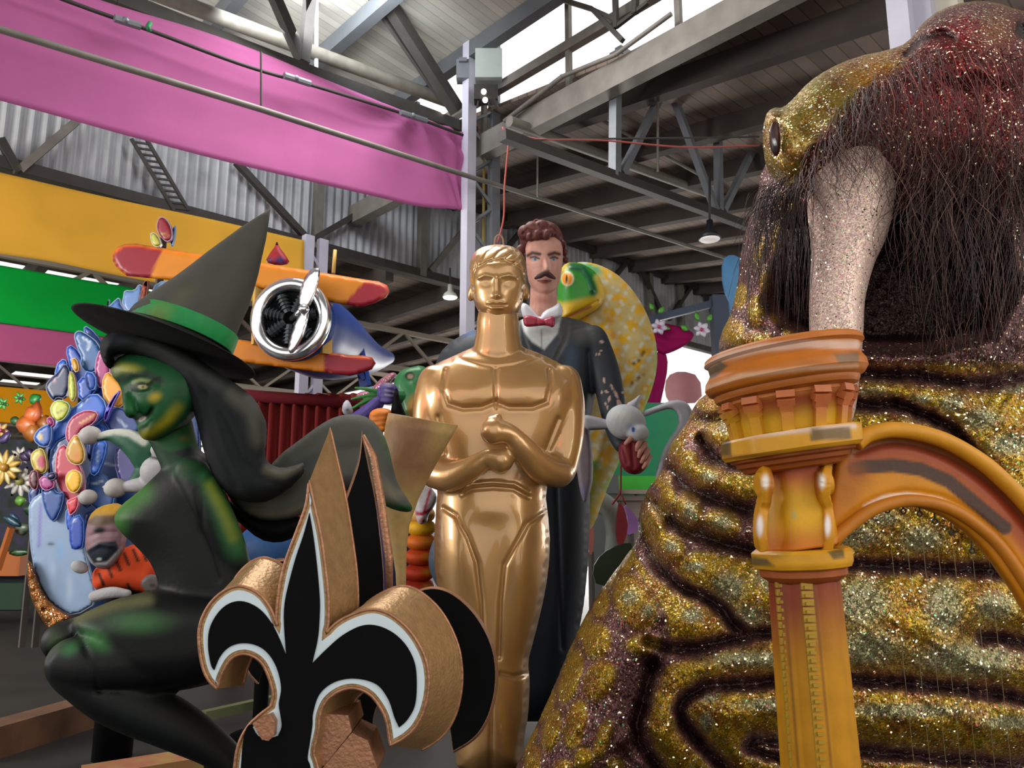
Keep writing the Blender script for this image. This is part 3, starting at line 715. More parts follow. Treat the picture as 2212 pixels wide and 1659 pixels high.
banner('magenta_banner', 'long magenta cloth banner gathered at the lattice column', [(-120, -150), (0, -75), (230, 5), (420, 62), (560, 112), (700, 170), (885, 243), (1006, 288)],
       [(-120, 188), (0, 216), (127, 250), (285, 294), (475, 345), (650, 388), (790, 421), (900, 443), (980, 453), (1006, 449)], 0.05, '#d07ab4', 0.03, 0.75)
banner('yellow_banner', 'broad yellow cloth banner under the corrugated siding', [(-90, 352), (0, 373), (221, 424), (443, 471), (658, 519)], [(-90, 533), (0, 548), (113, 565), (267, 597), (656, 672)], 2.6, '#ffd050', 0.03)
banner('green_banner', 'bright green cloth banner below the yellow one', [(-90, 558), (0, 573), (203, 608), (267, 618), (380, 640)], [(-90, 686), (0, 697), (158, 718), (380, 748)], 5.2, '#0abf48')
banner('pink_banner', 'pink cloth banner directly under the green one', [(-90, 687), (0, 698), (158, 719), (300, 738)], [(-90, 772), (0, 780), (124, 790), (300, 806)], 5.25, '#cf6a9c')
banner('small_yellow_banner', 'small yellow banner low down behind the flower float', [(-90, 828), (0, 835), (92, 843), (200, 852)], [(-90, 905), (0, 912), (92, 918), (200, 925)], 8.5, '#f6b018')
# ------------------------------------------------------------------ golden fleur-de-lis emblem (front)
fl = [(668,1040),(661,1092),(638,1156),(615,1220),(601,1289),(597,1335),(599,1352),(583,1312),(556,1280),(519,1266),(487,1275),(455,1303),(434,1344),(430,1385),(437,1435),(450,1467),(469,1488),
      (478,1458),(496,1426),(519,1413),(542,1415),(565,1431),(581,1463),(590,1499),(586,1525),(560,1545),(537,1568),(521,1595),(512,1623),(507,1659),(500,1740),(560,1850),(640,1850),(700,1740),
      (686,1659),(678,1632),(680,1612),(688,1578),(691,1545),(706,1513),(734,1492),(766,1486),(798,1499),(821,1527),(835,1559),(843,1610),(876,1591),(899,1568),(917,1531),(926,1481),(921,1431),
      (903,1389),(876,1353),(839,1325),(803,1316),(766,1325),(729,1344),(704,1368),(709,1344),(709,1289),(702,1220),(693,1156),(679,1092)]
def curvy(c, sharp, step=7):
    """rounds an outline except at the given corner points"""
    c = [tuple(p) for p in c]; n = len(c); out = []
    idx = [i for i in range(n) if c[i] in sharp] or [0]
    for a, b in zip(idx, idx[1:]+[idx[0]+n]):
        seg = [c[i % n] for i in range(a, b+1)]
        if len(seg) > 2:
            L = sum(math.dist(p, q) for p, q in zip(seg, seg[1:])); out += list(map(tuple, spline(np.array(seg, float), max(4, int(L/step)))))[:-1]
        else: out += seg[:-1]
    return np.array(out)
sharp = [(668,1040),(599,1352),(469,1488),(586,1525),(843,1610),(704,1368),(678,1632)]
flc = curvy(fl, sharp)
def bk(c, k1, cx, cy, k2=None): c = np.asarray(c, float); return np.stack([cx+(c[:, 0]-cx)*k1, cy+(c[:, 1]-cy)*(k2 or k1)], 1)
FY = 2.20
def flare(c):
    c = np.asarray(c, float); out = c.copy()
    out[:, 0] += 62+0.035*(c[:, 0]-640); out[:, 1] += -0.235*(1500-c[:, 1])*np.where(c[:, 1] < 1500, 1, 0.6)-6
    out[:, 0] -= np.clip((1350-c[:, 1])/310, 0, 1)*18
    return out
t = thing('fleur_de_lis', 'big gold-edged fleur-de-lis emblem with black face and white outline', 'emblem', [P(600, 1659, FY+.1)[0], FY+.15, 0.0])
body = plate(flc, FY, FY+0.17, flare(flc)); build('gold_body', body, mat('old_gold_paint', '#a98558', rough=.42, metal=.5, var=.14, vscale=30, bump=.3, bscale=90), t, False)
for c_, w_ in ((flc, 4.5), (flare(flc), 4)):
    s = M(); yy = FY if w_ > 4.2 else FY+0.17; tube(s, P(c_[:, 0], c_[:, 1], yy), w_*S(yy)*.8, 6, closed=True); build('rolled_edge', s, copper_gold, t)
wc = inset(flc, 9.0)
ap = (np.abs(wc[:, 0]-668) < 14) & (wc[:, 1] < 1082); k0 = int(np.argmin(np.hypot(flc[:, 0]-668, flc[:, 1]-1040)))
wc = np.array([tuple(q) for i_, q in enumerate(wc) if not ap[i_] or i_ == k0]); k0 = int(np.argmin(np.hypot(wc[:, 0]-668, wc[:, 1]-1050))); wc[k0] = (668, 1064)
wh = plate(wc, FY-0.006, FY+0.004); build('white_outline', wh, white_enamel, t, False)
# the black face has its own, deeper notches beside the centre leaf
bl = [(668,1108),(655,1156),(640,1200),(626,1250),(615,1300),(613,1345),(618,1418),(603,1380),(585,1345),(560,1316),(528,1300),(498,1302),(472,1322),(453,1356),(449,1395),(455,1435),(462,1448),
      (474,1420),(492,1400),(518,1390),(550,1393),(577,1410),(597,1442),(607,1485),(602,1520),(606,1548),(608,1570),(600,1590),(578,1596),(556,1590),(542,1566),(534,1570),(525,1600),(520,1659),(516,1740),(570,1835),(630,1835),(684,1740),
      (670,1659),(664,1640),(668,1610),(674,1570),(676,1540),(690,1500),(722,1474),(766,1466),(812,1478),(838,1510),(852,1550),(862,1572),(880,1555),(896,1525),(900,1480),(896,1434),(878,1396),(850,1368),(815,1352),(780,1352),(740,1372),(705,1402),(674,1433),
      (686,1380),(690,1330),(690,1289),(684,1220),(676,1156)]
blc = curvy(bl, [(668,1108),(618,1418),(674,1433),(462,1448),(862,1572),(600,1590),(542,1566)])
build('black_face', plate(blc, FY-0.011, FY-0.002), flat_black, t, False)
# gold buckle across the lower stem
bc = [(546,1562),(562,1552),(584,1543),(594,1560),(592,1590),(580,1600),(566,1598),(556,1582)]
s = M(); s.join(plate(bc, FY-0.03, FY-0.005)); build('buckle_left', s, copper_gold, t, False, org=None)
s = M(); p1 = [(692,1542),(752,1545),(760,1580),(700,1655),(680,1650),(684,1600)]; s.join(plate(p1, FY+0.03, FY+0.2))
p2 = [(760,1583),(795,1600),(815,1659),(800,1700),(700,1700),(690,1668)]; s.join(plate(p2, FY+0.02, FY+0.16)); build('gold_band', s, copper_gold, t, False)
s = M(); c0 = P(610, 1800, FY+.1); box(s, [c0[0], FY+.12, 0.2], .45, .34, .4); tube(s, [[c0[0], FY+.11, .35], [c0[0], FY+.11, .8]], .05, 10)
build('stand', s, flat_black, t, False)
# second emblem right behind
def second(c):
    c = np.asarray(c, float); return np.stack([782+(c[:, 0]-668)*1.12-np.clip((1350-c[:, 1])/310, 0, 1)*0, 940+(c[:, 1]-1040)*1.20], 1)
t2 = thing('fleur_de_lis', 'black-faced fleur-de-lis emblem with thin copper rim, half hidden behind the white-outlined one', 'emblem', [P(730, 1659, 2.75)[0], 2.8, 0.0])
c2 = second(flc); build('copper_body', plate(c2, 2.72, 2.86, bk(c2, 1.02, 790, 1500)), copper_gold, t2, False)
build('black_face', plate(inset(c2, 1.5), 2.712, 2.722), flat_black, t2, False)
s = M(); rm = np.array([(785,940),(806,985),(823,1080),(840,1200),(842,1290)]); tube(s, P(rm[:, 0], rm[:, 1], 2.71), [.006, .014, .016, .016, .012], 6); build('rim', s, copper_gold, t2)
s = M(); c0 = P(720, 1800, 2.79); box(s, [c0[0], 2.8, .15], .4, .3, .3); tube(s, [[c0[0], 2.79, .25], [c0[0], 2.79, .7]], .05, 10); build('stand', s, flat_black, t2, False)

# ------------------------------------------------------------------ golden column and arched neck of the giant harp
HY = 2.35
ax = lambda y: 1687+(y-750)*0.098 if y < 1250 else 1736+(y-1250)*0.088
nn = (-0.135, 0.0, 1.0)
harp = thing('harp', 'giant orange and yellow painted harp with column, arched neck and strings', 'harp', [P(1790, 1659, HY)[0], HY, 0.0])
hp = mat('harp_paint', attr=True, rough=0.5, var=0.09, vscale=14, bump=0.12, bscale=50, coat=0.06, spec=0.3)
def hpaint(m, base='#c97f1a', marks=(), top='#d9b59a', low='#7a3d16', y0=0, y1=0, ly=None):
    p = Paint(m, base)
    if ly: 
        for (a, b, col) in ly: p.c = mixc(p.c, lin(col), sstep(a, b, p.p[:, 1] - (ax(1) * 0)) )
    for kind, *a in marks: getattr(p, kind)(*a)
    return p.c
def prof(lst): return [(ax(y), y, HY, r) for y, r in lst]
s = M(); rings(s, prof([(752, 157), (757, 164), (766, 166), (772, 158), (788, 155), (797, 160), (806, 166), (820, 168), (832, 160), (838, 148)]), nn, 56, fine=4)
build('capital_rim', s, hp, harp, colors=Paint(s, '#b8691f').line([(1520,800),(1560,772),(1640,752),(1740,742),(1850,745)], 9, '#d8b9a6', 4, .8)
      .line([(1522,838),(1600,812),(1740,795),(1850,790)], 5, '#cfae90', 4, .7).line([(1530,820),(1600,795),(1720,780),(1840,778)], 7, '#b56a20', 5, .7).poly([(1518,800),(1556,780),(1572,790),(1545,815),(1520,822)], '#57503f', 3, .9).poly([(1800,764),(1856,760),(1856,782),(1812,784)], '#6a5c48', 3, .8)
      .line([(1525,862),(1620,848),(1740,838),(1850,828)], 9, '#7d3f1c', 8, .8).c, auto=35)
s = M(); rings(s, prof([(836, 150), (842, 150), (850, 146), (856, 132), (862, 134), (868, 128), (874, 122)]), nn, 56, fine=4)
build('capital_ring', s, hp, harp, colors=Paint(s, '#a85f24').line([(1540,868),(1640,858),(1830,838)], 4, '#c98a55', 4, .5).c, auto=35)
s = M(); rings(s, prof([(868, 124), (900, 117), (936, 111)]), nn, 48, fine=4)
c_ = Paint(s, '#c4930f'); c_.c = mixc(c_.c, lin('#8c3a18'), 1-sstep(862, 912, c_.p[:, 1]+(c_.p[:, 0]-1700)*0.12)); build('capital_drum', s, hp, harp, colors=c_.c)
n_ = np.array(nn)/np.linalg.norm(nn); sx = np.cross(n_, [0, 1., 0]); sx /= np.linalg.norm(sx); sy = np.cross(n_, sx)
def ringpt(y, r, ang): return P(ax(y), y, HY)+(sx*math.cos(ang)+sy*math.sin(ang))*r*S(HY)
for k in range(12):
    an = 2*math.pi*(k+0.3)/12; s = M()
    q = [ringpt(858, 131, an), ringpt(872, 133, an), ringpt(884, 126, an), ringpt(896, 119, an), ringpt(934, 112, an)]
    d_ = (ringpt(900, 130, an)-ringpt(900, 100, an)); 
    for a_, b_, w_ in zip(q, q[1:], (.052, .05, .04, .034)): beam(s, a_, b_, w_, .03, up=d_)
    c_ = Paint(s, '#c7901c'); c_.c = mixc(c_.c, lin('#b9683a'), 1-sstep(880, 905, c_.p[:, 1])); build('bracket', s, hp, harp, False, colors=c_.c)
    s = M()
    for j in range(4): 
        y_ = 902+j*8; ball(s, ringpt(y_, 117-(y_-900)*.13, an), .008, .008, .005, 8, 5)
    build('bead_row', s, mat('dull_olive_gold', '#a8861c', rough=.5) if k == 0 else bpy.data.materials['dull_olive_gold'], harp)
octo = lambda t: 1/ max(math.cos(((t+math.pi/8) % (math.pi/4))-math.pi/8), .5)
s = M(); rings(s, prof([(936, 138), (941, 143), (972, 143), (980, 136)]), nn, 64, fine=5, ex=lambda t: 1+0.03*math.cos(8*t))
build('abacus', s, hp, harp, colors=Paint(s, '#cf9420').line([(1560,948),(1640,938),(1740,928),(1845,920)], 6, '#dcc4b4', 4, .85).poly([(1752,926),(1836,922),(1840,948),(1750,952)], '#6b5632', 3, .95).poly([(1545,950),(1578,944),(1580,985),(1548,985)], '#4c4126', 3, .9)
      .line([(1560,990),(1700,980),(1845,962)], 4, '#7c4a18', 4, .8).c, auto=35)
s = M(); rings(s, prof([(978, 128), (986, 126), (990, 116), (998, 114), (1002, 104), (1010, 100), (1014, 88)]), nn, 56, fine=4); build('abacus_steps', s, hp, harp, colors=Paint(s, '#8e4718').c, auto=35)
s = M(); rings(s, prof([(1008, 66), (1040, 66), (1100, 70), (1180, 76)]), nn, 24, fine=5, ex=lambda t: 1+0.045*math.cos(6*t))
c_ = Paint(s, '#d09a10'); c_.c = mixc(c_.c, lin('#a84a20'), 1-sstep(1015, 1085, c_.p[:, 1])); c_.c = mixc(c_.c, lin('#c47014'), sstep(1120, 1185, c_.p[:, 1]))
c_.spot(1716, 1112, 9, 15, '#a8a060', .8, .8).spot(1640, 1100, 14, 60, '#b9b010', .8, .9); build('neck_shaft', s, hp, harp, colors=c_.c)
for sgn, x0 in ((-1, 1650), (1, 1778)):
    s = M(); c0 = P(x0, 1045, HY-.10); tube(s, [c0-RV*.022, c0-RV*.02, c0+RV*.02, c0+RV*.022], [.03, .036, .036, .03], 28)
    pts = [(x0+sgn*1, 1012, .07), (x0-sgn*2, 1040, .115), (x0-sgn*2, 1072, .105), (x0+sgn*4, 1096, .085), (x0+sgn*8, 1130, .095), (x0+sgn*8, 1160, .095), (x0+sgn*4, 1186, .085)]
    q = spline(np.array([P(a_, b_, HY-d_) for a_, b_, d_ in pts]), 26)
    for a_, b_ in zip(q, q[1:]): beam(s, a_, b_+(b_-a_)*.1, .030, .05, up=(0, -1, 0))
    s = remesh(s, .0045, 3)
    c_ = Paint(s, '#c98a1a').spot(x0-sgn*4, 1040, 14, 24, '#e6ddd0', 1, .8).spot(x0+sgn*9, 1136, 11, 32, '#eadfdd', 1, .7).line([(x0-sgn*18, 1010), (x0-sgn*14, 1185)], 6, '#9c5018', 6, .8)
    build('scroll', s, hp, harp, colors=c_.c)
s = M(); rings(s, prof([(1184, 92), (1190, 100), (1212, 100), (1222, 96), (1226, 86)]), (-.06, 0, 1), 48, fine=5, ex=lambda t: 1+0.02*math.cos(8*t))
build('collar', s, hp, harp, colors=Paint(s, '#cf9420').line([(1625,1188),(1700,1182),(1822,1176)], 6, '#dcc4b4', 4, .8).poly([(1618,1200),(1655,1206),(1672,1222),(1622,1222)], '#4c4a2c', 3, .9).poly([(1788,1192),(1822,1182),(1824,1204),(1800,1208)], '#54461f', 3, .9).poly([(1665,1188),(1725,1184),(1700,1204),(1670,1206)], '#b88a1e', 3, .9).c, auto=35)
s = M(); rings(s, prof([(1222, 82), (1228, 86), (1240, 86), (1248, 78), (1256, 66)]), (-.06, 0, 1), 48); build('collar_ring', s, hp, harp, colors=Paint(s, '#9a4f1e').c, auto=35)
s = M(); rings(s, [(ax(y), y, HY, r) for y, r in ((1246, 66), (1400, 68), (1659, 71), (1900, 74), (2440, 80))], (-.03, 0, 1), 72, fine=5, ex=lambda t: 1+0.06*abs(math.sin(4*t)))
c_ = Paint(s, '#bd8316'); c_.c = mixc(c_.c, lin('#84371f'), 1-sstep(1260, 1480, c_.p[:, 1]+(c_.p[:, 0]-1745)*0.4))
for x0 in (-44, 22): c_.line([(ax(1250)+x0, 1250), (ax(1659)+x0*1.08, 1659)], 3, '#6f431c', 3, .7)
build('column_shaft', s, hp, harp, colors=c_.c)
dm = mat('olive_gold_beads', '#a7841f', rough=.45)
for k, (o_, dz) in enumerate(((-50, 0.03), (4, 0.085), (52, 0.035))):
    bd = M()
    for j in range(26):
        y_ = 1262+j*17.5+k*4; x_ = ax(y_)+o_*(1+(y_-1250)*0.0002)
        p_ = P(x_, y_, HY-dz-.012); box(bd, p_, .034, .012, .019); box(bd, p_+[0, -.007, -.003], .018, .012, .009)
    build('bead_strip', bd, dm, harp, False)['kind'] = 'stuff'
s = M(); box(s, [P(1800, 1659, HY)[0]+.0, HY, 0.15], .5, .5, .3); build('foot', s, hp, harp, False, colors=Paint(s, '#a86a1a').c)
# arched neck
outer = [(1800,1000),(1845,945),(1872,925),(1915,915),(1960,917),(2010,928),(2060,948),(2120,985),(2165,1024),(2212,1072),(2300,1180),(2380,1330),(2460,1520),(2530,1760),(2560,1960)]
inner = [(2440,1980),(2410,1790),(2355,1610),(2290,1460),(2240,1370),(2195,1290),(2150,1225),(2105,1170),(2060,1132),(2015,1108),(1970,1094),(1925,1096),(1885,1112),(1850,1140),(1822,1168),(1800,1190),(1775,1185)]
ac = np.array(list(map(tuple, spline(np.array(outer, float), 40)))+list(map(tuple, spline(np.array(inner, float), 40))))
s = inflate(ac, HY+.02, 26, 22, 5.5, 0)
lump(s, [])
o1 = spline(np.array([(1850,975),(1915,955),(1985,962),(2060,992),(2130,1040),(2190,1100),(2260,1195),(2330,1330),(2410,1510),(2480,1740)], float), 36)
i1 = spline(np.array([(1795,1150),(1845,1108),(1890,1080),(1950,1064),(2010,1068),(2060,1085),(2110,1118),(2160,1165),(2215,1245),(2270,1345),(2330,1480),(2400,1680),(2440,1880)], float), 40)
carve(s, [o1], 11, 12); carve(s, [i1], 7, 7)
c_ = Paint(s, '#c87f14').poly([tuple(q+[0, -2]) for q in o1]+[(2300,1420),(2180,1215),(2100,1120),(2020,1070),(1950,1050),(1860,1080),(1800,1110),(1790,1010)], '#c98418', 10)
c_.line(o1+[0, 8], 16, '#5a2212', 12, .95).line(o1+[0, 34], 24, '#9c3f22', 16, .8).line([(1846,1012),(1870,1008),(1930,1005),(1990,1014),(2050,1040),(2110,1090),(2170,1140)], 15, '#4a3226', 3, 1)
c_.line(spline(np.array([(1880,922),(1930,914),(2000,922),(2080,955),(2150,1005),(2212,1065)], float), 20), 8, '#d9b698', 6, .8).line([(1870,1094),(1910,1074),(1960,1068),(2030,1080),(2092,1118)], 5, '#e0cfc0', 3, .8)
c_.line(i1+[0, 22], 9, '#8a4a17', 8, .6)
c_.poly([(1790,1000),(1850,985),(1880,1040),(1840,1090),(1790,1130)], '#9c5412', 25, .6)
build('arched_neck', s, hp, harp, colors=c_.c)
for e, nm in ((outer, 'outer_moulding'),):
    q = spline(np.array(e[1:], float), 90); s = M(); tube(s, P(q[:, 0]+2, q[:, 1]+14, HY-.035), 17*S(HY), 24)
    c_ = Paint(s, '#cf8f22').line(q+[0, 2], 8, '#dcb9a0', 6, .85); build(nm, s, hp, harp, colors=c_.c)
q = spline(i1, 90); s = M(); tube(s, P(q[:, 0]+2, q[:, 1]+18, HY-.02), 13*S(HY), 24)
build('inner_moulding', s, hp, harp, colors=Paint(s, '#b9731e').line(q[18:56]+[0, 10], 5, '#e3d3c6', 3, .85).line(q+[0, 32], 8, '#6f3713', 8, .8).c)
pegm = mat('iron_eyelet', '#2a2018', rough=.6); strm = mat('gut_string', '#6a5a3c', rough=.6)
for x_, y_ in ((1917,1103),(1952,1104),(1987,1110),(2020,1126),(2056,1150),(2100,1190),(2140,1236)):
    s = M(); c0 = P(x_, y_, HY+.01); an = np.linspace(0, 2*math.pi, 13)[:-1]
    tube(s, c0+np.outer(np.cos(an), RV)*.0075+np.outer(np.sin(an), UV)*.0075, .0028, 6, closed=True); tube(s, [c0+[0, 0, .006], c0+[0, 0, .03]], .0025, 5)
    build('eyelet', s, pegm, harp)
    s = M(); tube(s, [c0-[0, 0, .008], P(x_+(1659-y_)*.105, 1659, HY+.01), P(x_+(2400-y_)*.11, 2400, HY+.01)], .0009, 4); build('string', s, strm, harp)

# ------------------------------------------------------------------ tall gold statue
SY = 4.45
t = thing('gold_statue', 'tall glossy gold statue of a bare-headed man with short hair and folded arms', 'statue', [P(1065, 1659, SY)[0], SY, 0.0])
m = M()
tors = [(1030,745),(985,765),(940,785),(912,800),(897,830),(892,870),(897,905),(905,930),(915,960),(925,1000),(945,1050),(940,1110),(936,1180),(940,1250),(952,1310),(972,1360),(985,1420),(985,1500),(982,1580),(985,1680),
        (1130,1680),(1132,1600),(1143,1540),(1146,1470),(1141,1430),(1152,1390),(1170,1320),(1184,1250),(1190,1180),(1186,1120),(1178,1060),(1200,1010),(1230,960),(1250,920),(1260,880),(1262,845),(1250,812),(1215,786),(1170,764),(1120,745)]
m.join(inflate(tors, SY+.06, 78, 95, 12, 1))
pcap(m, [(1075,690,SY+.03,46),(1075,720,SY+.04,48),(1075,765,SY+.05,56)], 20)
pcap(m, [(940,825,SY+.03,38),(928,880,SY+.0,37),(930,950,SY-.02,34),(938,1015,SY-.05,33)], 18)        # upper arms
pcap(m, [(1218,825,SY+.03,38),(1228,880,SY+.0,36),(1226,950,SY-.02,34),(1212,1015,SY-.05,33)], 18)
pcap(m, [(940,1022,SY-.08,33),(975,1030,SY-.16,32),(1020,1010,SY-.24,25),(1052,990,SY-.27,21),(1082,994,SY-.28,28)], 18)
pcap(m, [(1206,1020,SY-.08,34),(1170,1010,SY-.18,34),(1130,968,SY-.28,28),(1100,938,SY-.32,23),(1068,932,SY-.34,31)], 18)
for x1, y1 in ((1060,905),(1076,900)): pball(m, x1, y1, SY-.33, 10, 8, 9)
m = remesh(m, 0.0095, 12)
lump(m, [(1025,850,48,34,12), (1120,850,48,34,12), (945,850,26,50,6), (1215,850,26,50,6), (985,1210,34,90,12), (1130,1220,34,90,12), (1065,1100,60,26,5)])
carve(m, [[(1070,800),(1072,880)]], 5, 7)
carve(m, [[(962,800),(958,840),(968,872),(1000,882),(1040,880),(1070,868),(1100,880),(1150,880),(1182,868),(1190,835),(1186,800)]], 5, 8)
carve(m, [[(990,775),(1040,790),(1072,795),(1110,790),(1160,775)]], 5, 4)
carve(m, [[(948,900),(962,980)], [(1206,905),(1178,975)]], 5, 7)
carve(m, [[(1000,1058),(1020,1046),(1065,1042),(1110,1046),(1142,1064)]], 4, -6); carve(m, [[(1000,1068),(1020,1056),(1065,1052),(1110,1056),(1142,1074)]], 4, 8)
carve(m, [[(958,1098),(985,1115),(1010,1160),(1030,1215),(1040,1300),(1045,1420)], [(1180,1105),(1140,1130),(1115,1175),(1090,1220),(1082,1300),(1078,1420)]], 4.5, 9)
carve(m, [[(1082,1455),(1110,1462),(1138,1455)], [(1000,1455),(1030,1462)]], 5, 10); carve(m, [[(1062,1430),(1060,1680)]], 5, 10)
carve(m, [[(985,880),(1000,960)]], 3, 0)
build('body', m, gold_skin, t)
# head: plain stylised man with short swept hair
h = M()
hc = [(1015,600),(1013,575),(1018,552),(1034,536),(1056,529),(1078,527),(1104,530),(1124,541),(1136,560),(1138,600),(1133,640),(1124,668),(1108,686),(1075,695),(1046,686),(1029,668),(1019,640)]
h.join(inflate(hc, SY+.01, 58, 62, 7, 1)); pball(h, 1018, 632, SY+.03, 8, 20, 10, 8); pball(h, 1136, 630, SY+.03, 8, 20, 10, -8)
h = remesh(h, 0.0065, 5)
carve(h, [[(1020,600),(1030,578),(1052,566),(1080,562),(1108,568),(1126,582),(1132,604)]], 3.5, 5)
carve(h, [[(1040,564),(1052,545),(1072,532)], [(1062,562),(1078,544),(1098,534)], [(1086,562),(1104,548),(1120,545)], [(1110,568),(1124,560)], [(1028,576),(1032,556)]], 3, 3.5)
carve(h, [[(1034,600),(1048,594),(1062,597)], [(1084,597),(1100,594),(1116,600)]], 3.5, -4)
lump(h, [(1049,611,13,8,-7), (1100,611,13,8,-7), (1049,612,8,5,4), (1100,612,8,5,4)])
carve(h, [[(1073,602),(1073,636)]], 6, -9); lump(h, [(1073,638,10,6,6), (1073,664,20,5,4)])
carve(h, [[(1056,655),(1066,652),(1073,654),(1081,652),(1092,655)]], 3, -3.5); carve(h, [[(1054,658),(1074,660),(1094,658)]], 2.2, 4); carve(h, [[(1062,666),(1086,666)]], 3, -3.5)
lump(h, [(1072,684,16,8,4)])
build('head', h, gold_skin, t)
s = M(); q = spline(np.array([P(x, y, SY+.1) for x, y in ((1068,535),(1070,515),(1078,508),(1086,515),(1088,535))]), 16); tube(s, q, .006, 8); build('lifting_loop', s, mat('rusty_loop', '#a3765a', rough=.6), t)
s = M(); c0 = P(1062, 1659, SY); box(s, [c0[0], SY, .03], .6, .5, .06); build('plinth', s, flat_black, t, False)
# ------------------------------------------------------------------ glittering sea beast
BY = 4.0
beast = thing('glitter_beast', 'huge gold and maroon glittering sea beast with skin folds, one tusk and ragged beard', 'parade figure', [P(1800, 1659, BY)[0], BY, 0.0])
bc = [(1060,1790),(1120,1650),(1165,1560),(1200,1480),(1235,1395),(1275,1315),(1310,1262),(1345,1215),(1382,1165),(1380,1120),(1392,1075),(1412,1040),(1432,1018),(1440,985),(1462,940),(1492,905),(1503,868),(1528,850),(1560,830),
      (1562,760),(1560,720),(1585,670),(1602,600),(1608,540),(1618,480),(1645,410),(1655,340),(1700,300),(2000,260),(2420,250),(2520,800),(2560,1800)]
folds = [[(1379,1123),(1394,1171),(1412,1204),(1430,1234),(1467,1267),(1515,1285),(1559,1318),(1592,1355),(1612,1373)],
 [(1395,1075),(1423,1098),(1449,1123),(1486,1149),(1541,1167),(1620,1192),(1700,1212)],
 [(1400,1385),(1449,1398),(1504,1404),(1559,1384),(1614,1375),(1677,1366),(1750,1366)],
 [(1412,1440),(1390,1509),(1375,1564),(1379,1601),(1412,1645),(1440,1700)],
 [(1820,1468),(1695,1472),(1614,1476),(1522,1483),(1485,1502),(1467,1535),(1482,1571),(1515,1612),(1559,1652),(1600,1720)],
 [(1700,1604),(1632,1601),(1618,1618),(1700,1640)],
 [(1800,1219),(1930,1222),(2040,1228),(2143,1233),(2212,1250),(2300,1270)],
 [(1820,1468),(1930,1474),(2077,1487),(2212,1512),(2300,1525)],
 [(1700,1612),(1838,1619),(1967,1633),(2114,1645),(2300,1662)],
 [(2121,1380),(2162,1376),(2212,1390),(2300,1400)],
 [(1780,812),(1847,808),(1934,808),(2042,822),(2120,830),(2212,812),(2300,800)],
 [(1800,873),(1847,873),(1934,875),(2006,899),(2060,930),(2110,990)],
 [(1511,946),(1543,989),(1580,1000),(1608,1007)],[(1445,1010),(1480,1050),(1540,1080),(1620,1104)],[(1500,905),(1540,910),(1580,900)],
 [(1565,760),(1600,775),(1680,770)]]
scal = [(1289,1384,26,34,0),(1258,1347,15,32,15),(1298,1303,14,27,12),(1372,1300,36,56,-25),(1390,1391,32,19,-8),(1295,1469,27,40,24),(1232,1461,19,52,16),(1243,1564,19,48,12),(1192,1579,16,42,14),(1303,1597,15,38,18),(1181,1522,12,32,18),
 (1320,1234,14,44,28),(1283,1275,11,30,20),(1350,1215,14,30,30),(1151,1641,14,28,10),(1217,1656,18,14,0),(1412,1138,24,38,-15),(1397,1090,14,24,10),(1441,1083,17,32,5),(1489,1105,24,40,-5),(1559,1131,34,30,10),(1445,1186,30,28,-10),
 (1530,868,25,22,0),(1492,922,24,26,10),(1456,958,18,24,20),(1478,996,26,22,0),(1530,1030,40,24,10),(1560,930,34,30,0),(1590,985,30,14,10),(1600,1050,40,28,0),(1581,716,22,26,0),(1627,738,34,18,-8),(1633,672,15,32,0),(1684,678,16,20,0),(1717,712,22,16,0),(1600,640,12,24,10),
 (1432,1036,18,18,0),(1655,610,14,26,0),(1640,540,12,30,5),(1685,520,16,30,0),(1700,440,20,22,0),(1610,790,26,20,0),(1665,780,26,14,0),(1338,1165,10,24,30),(1224,1400,9,26,24),(1145,1595,9,26,20),(1260,1640,18,24,0),(1330,1655,16,18,0)]
scal = [(x, y, rx*1.13, ry*1.1, r_) for x, y, rx, ry, r_ in scal]
goldA = [(1355,1175),(1400,1240),(1440,1262),(1450,1215),(1500,1190),(1640,1200),(1820,1180),(2600,1180),(2600,1800),(1520,1800),(1420,1640),(1396,1560),(1410,1490),(1440,1440),(1500,1418),(1620,1395),(1500,1402),(1450,1390),(1440,1330),(1405,1272),(1370,1225)]
goldB = [(1760,785),(2600,785),(2600,1250),(1700,1215),(1640,1180),(1690,1000)]
pock = [(1410,1432,24,22,34),(1365,1500,38,70,16),(1340,1610,40,50,16)]
cav = [(1662,650),(1690,560),(1720,480),(1790,430),(2000,425),(2140,470),(2190,620),(2140,715),(2010,748),(1880,748),(1780,735),(1700,700)]
pale = [(1574,1270,34,32),(1502,1178,20,14),(1616,1335,38,26),(1495,1330,22,14),(1640,1425,110,17),(1530,1505,22,12),(1525,1560,14,22),(1680,1522,90,13),(1860,1300,60,50),(1905,1120,40,15),(1850,1160,50,22),(1990,1165,45,28),(1870,1400,75,38),
 (2090,1425,120,36),(2040,1310,40,55),(1960,1535,130,15),(2190,1560,70,15),(1880,852,40,15),(1990,862,22,10),(2056,872,26,18),(2120,905,40,22),(2180,960,44,22),(2190,838,44,10),(1270,1040,9,9),(1489,1105,14,22),(1560,1130,20,16),(1450,1180,14,12),(1360,1290,18,16),(1400,1320,12,14),(1530,1030,18,10),(1570,925,20,12),(1500,1225,22,10),(1660,1250,30,22),(2150,1310,40,30)]
def fdist(v): return np.min([dline(v, f) for f in folds], axis=0)
def sp(v, x, y, rx, ry, rot=0, pw=2):
    t = math.radians(rot); X = (v[:, 0]-x)*math.cos(t)+(v[:, 1]-y)*math.sin(t); Z = -(v[:, 0]-x)*math.sin(t)+(v[:, 1]-y)*math.cos(t)
    return np.exp(-(np.hypot(X/rx, Z/ry))**pw)
def soft_in(v, c, s): 
    d = dline(v, c, True); return sstep(-s, s, np.where(inside(v, np.asarray(c, float)), d, -d))
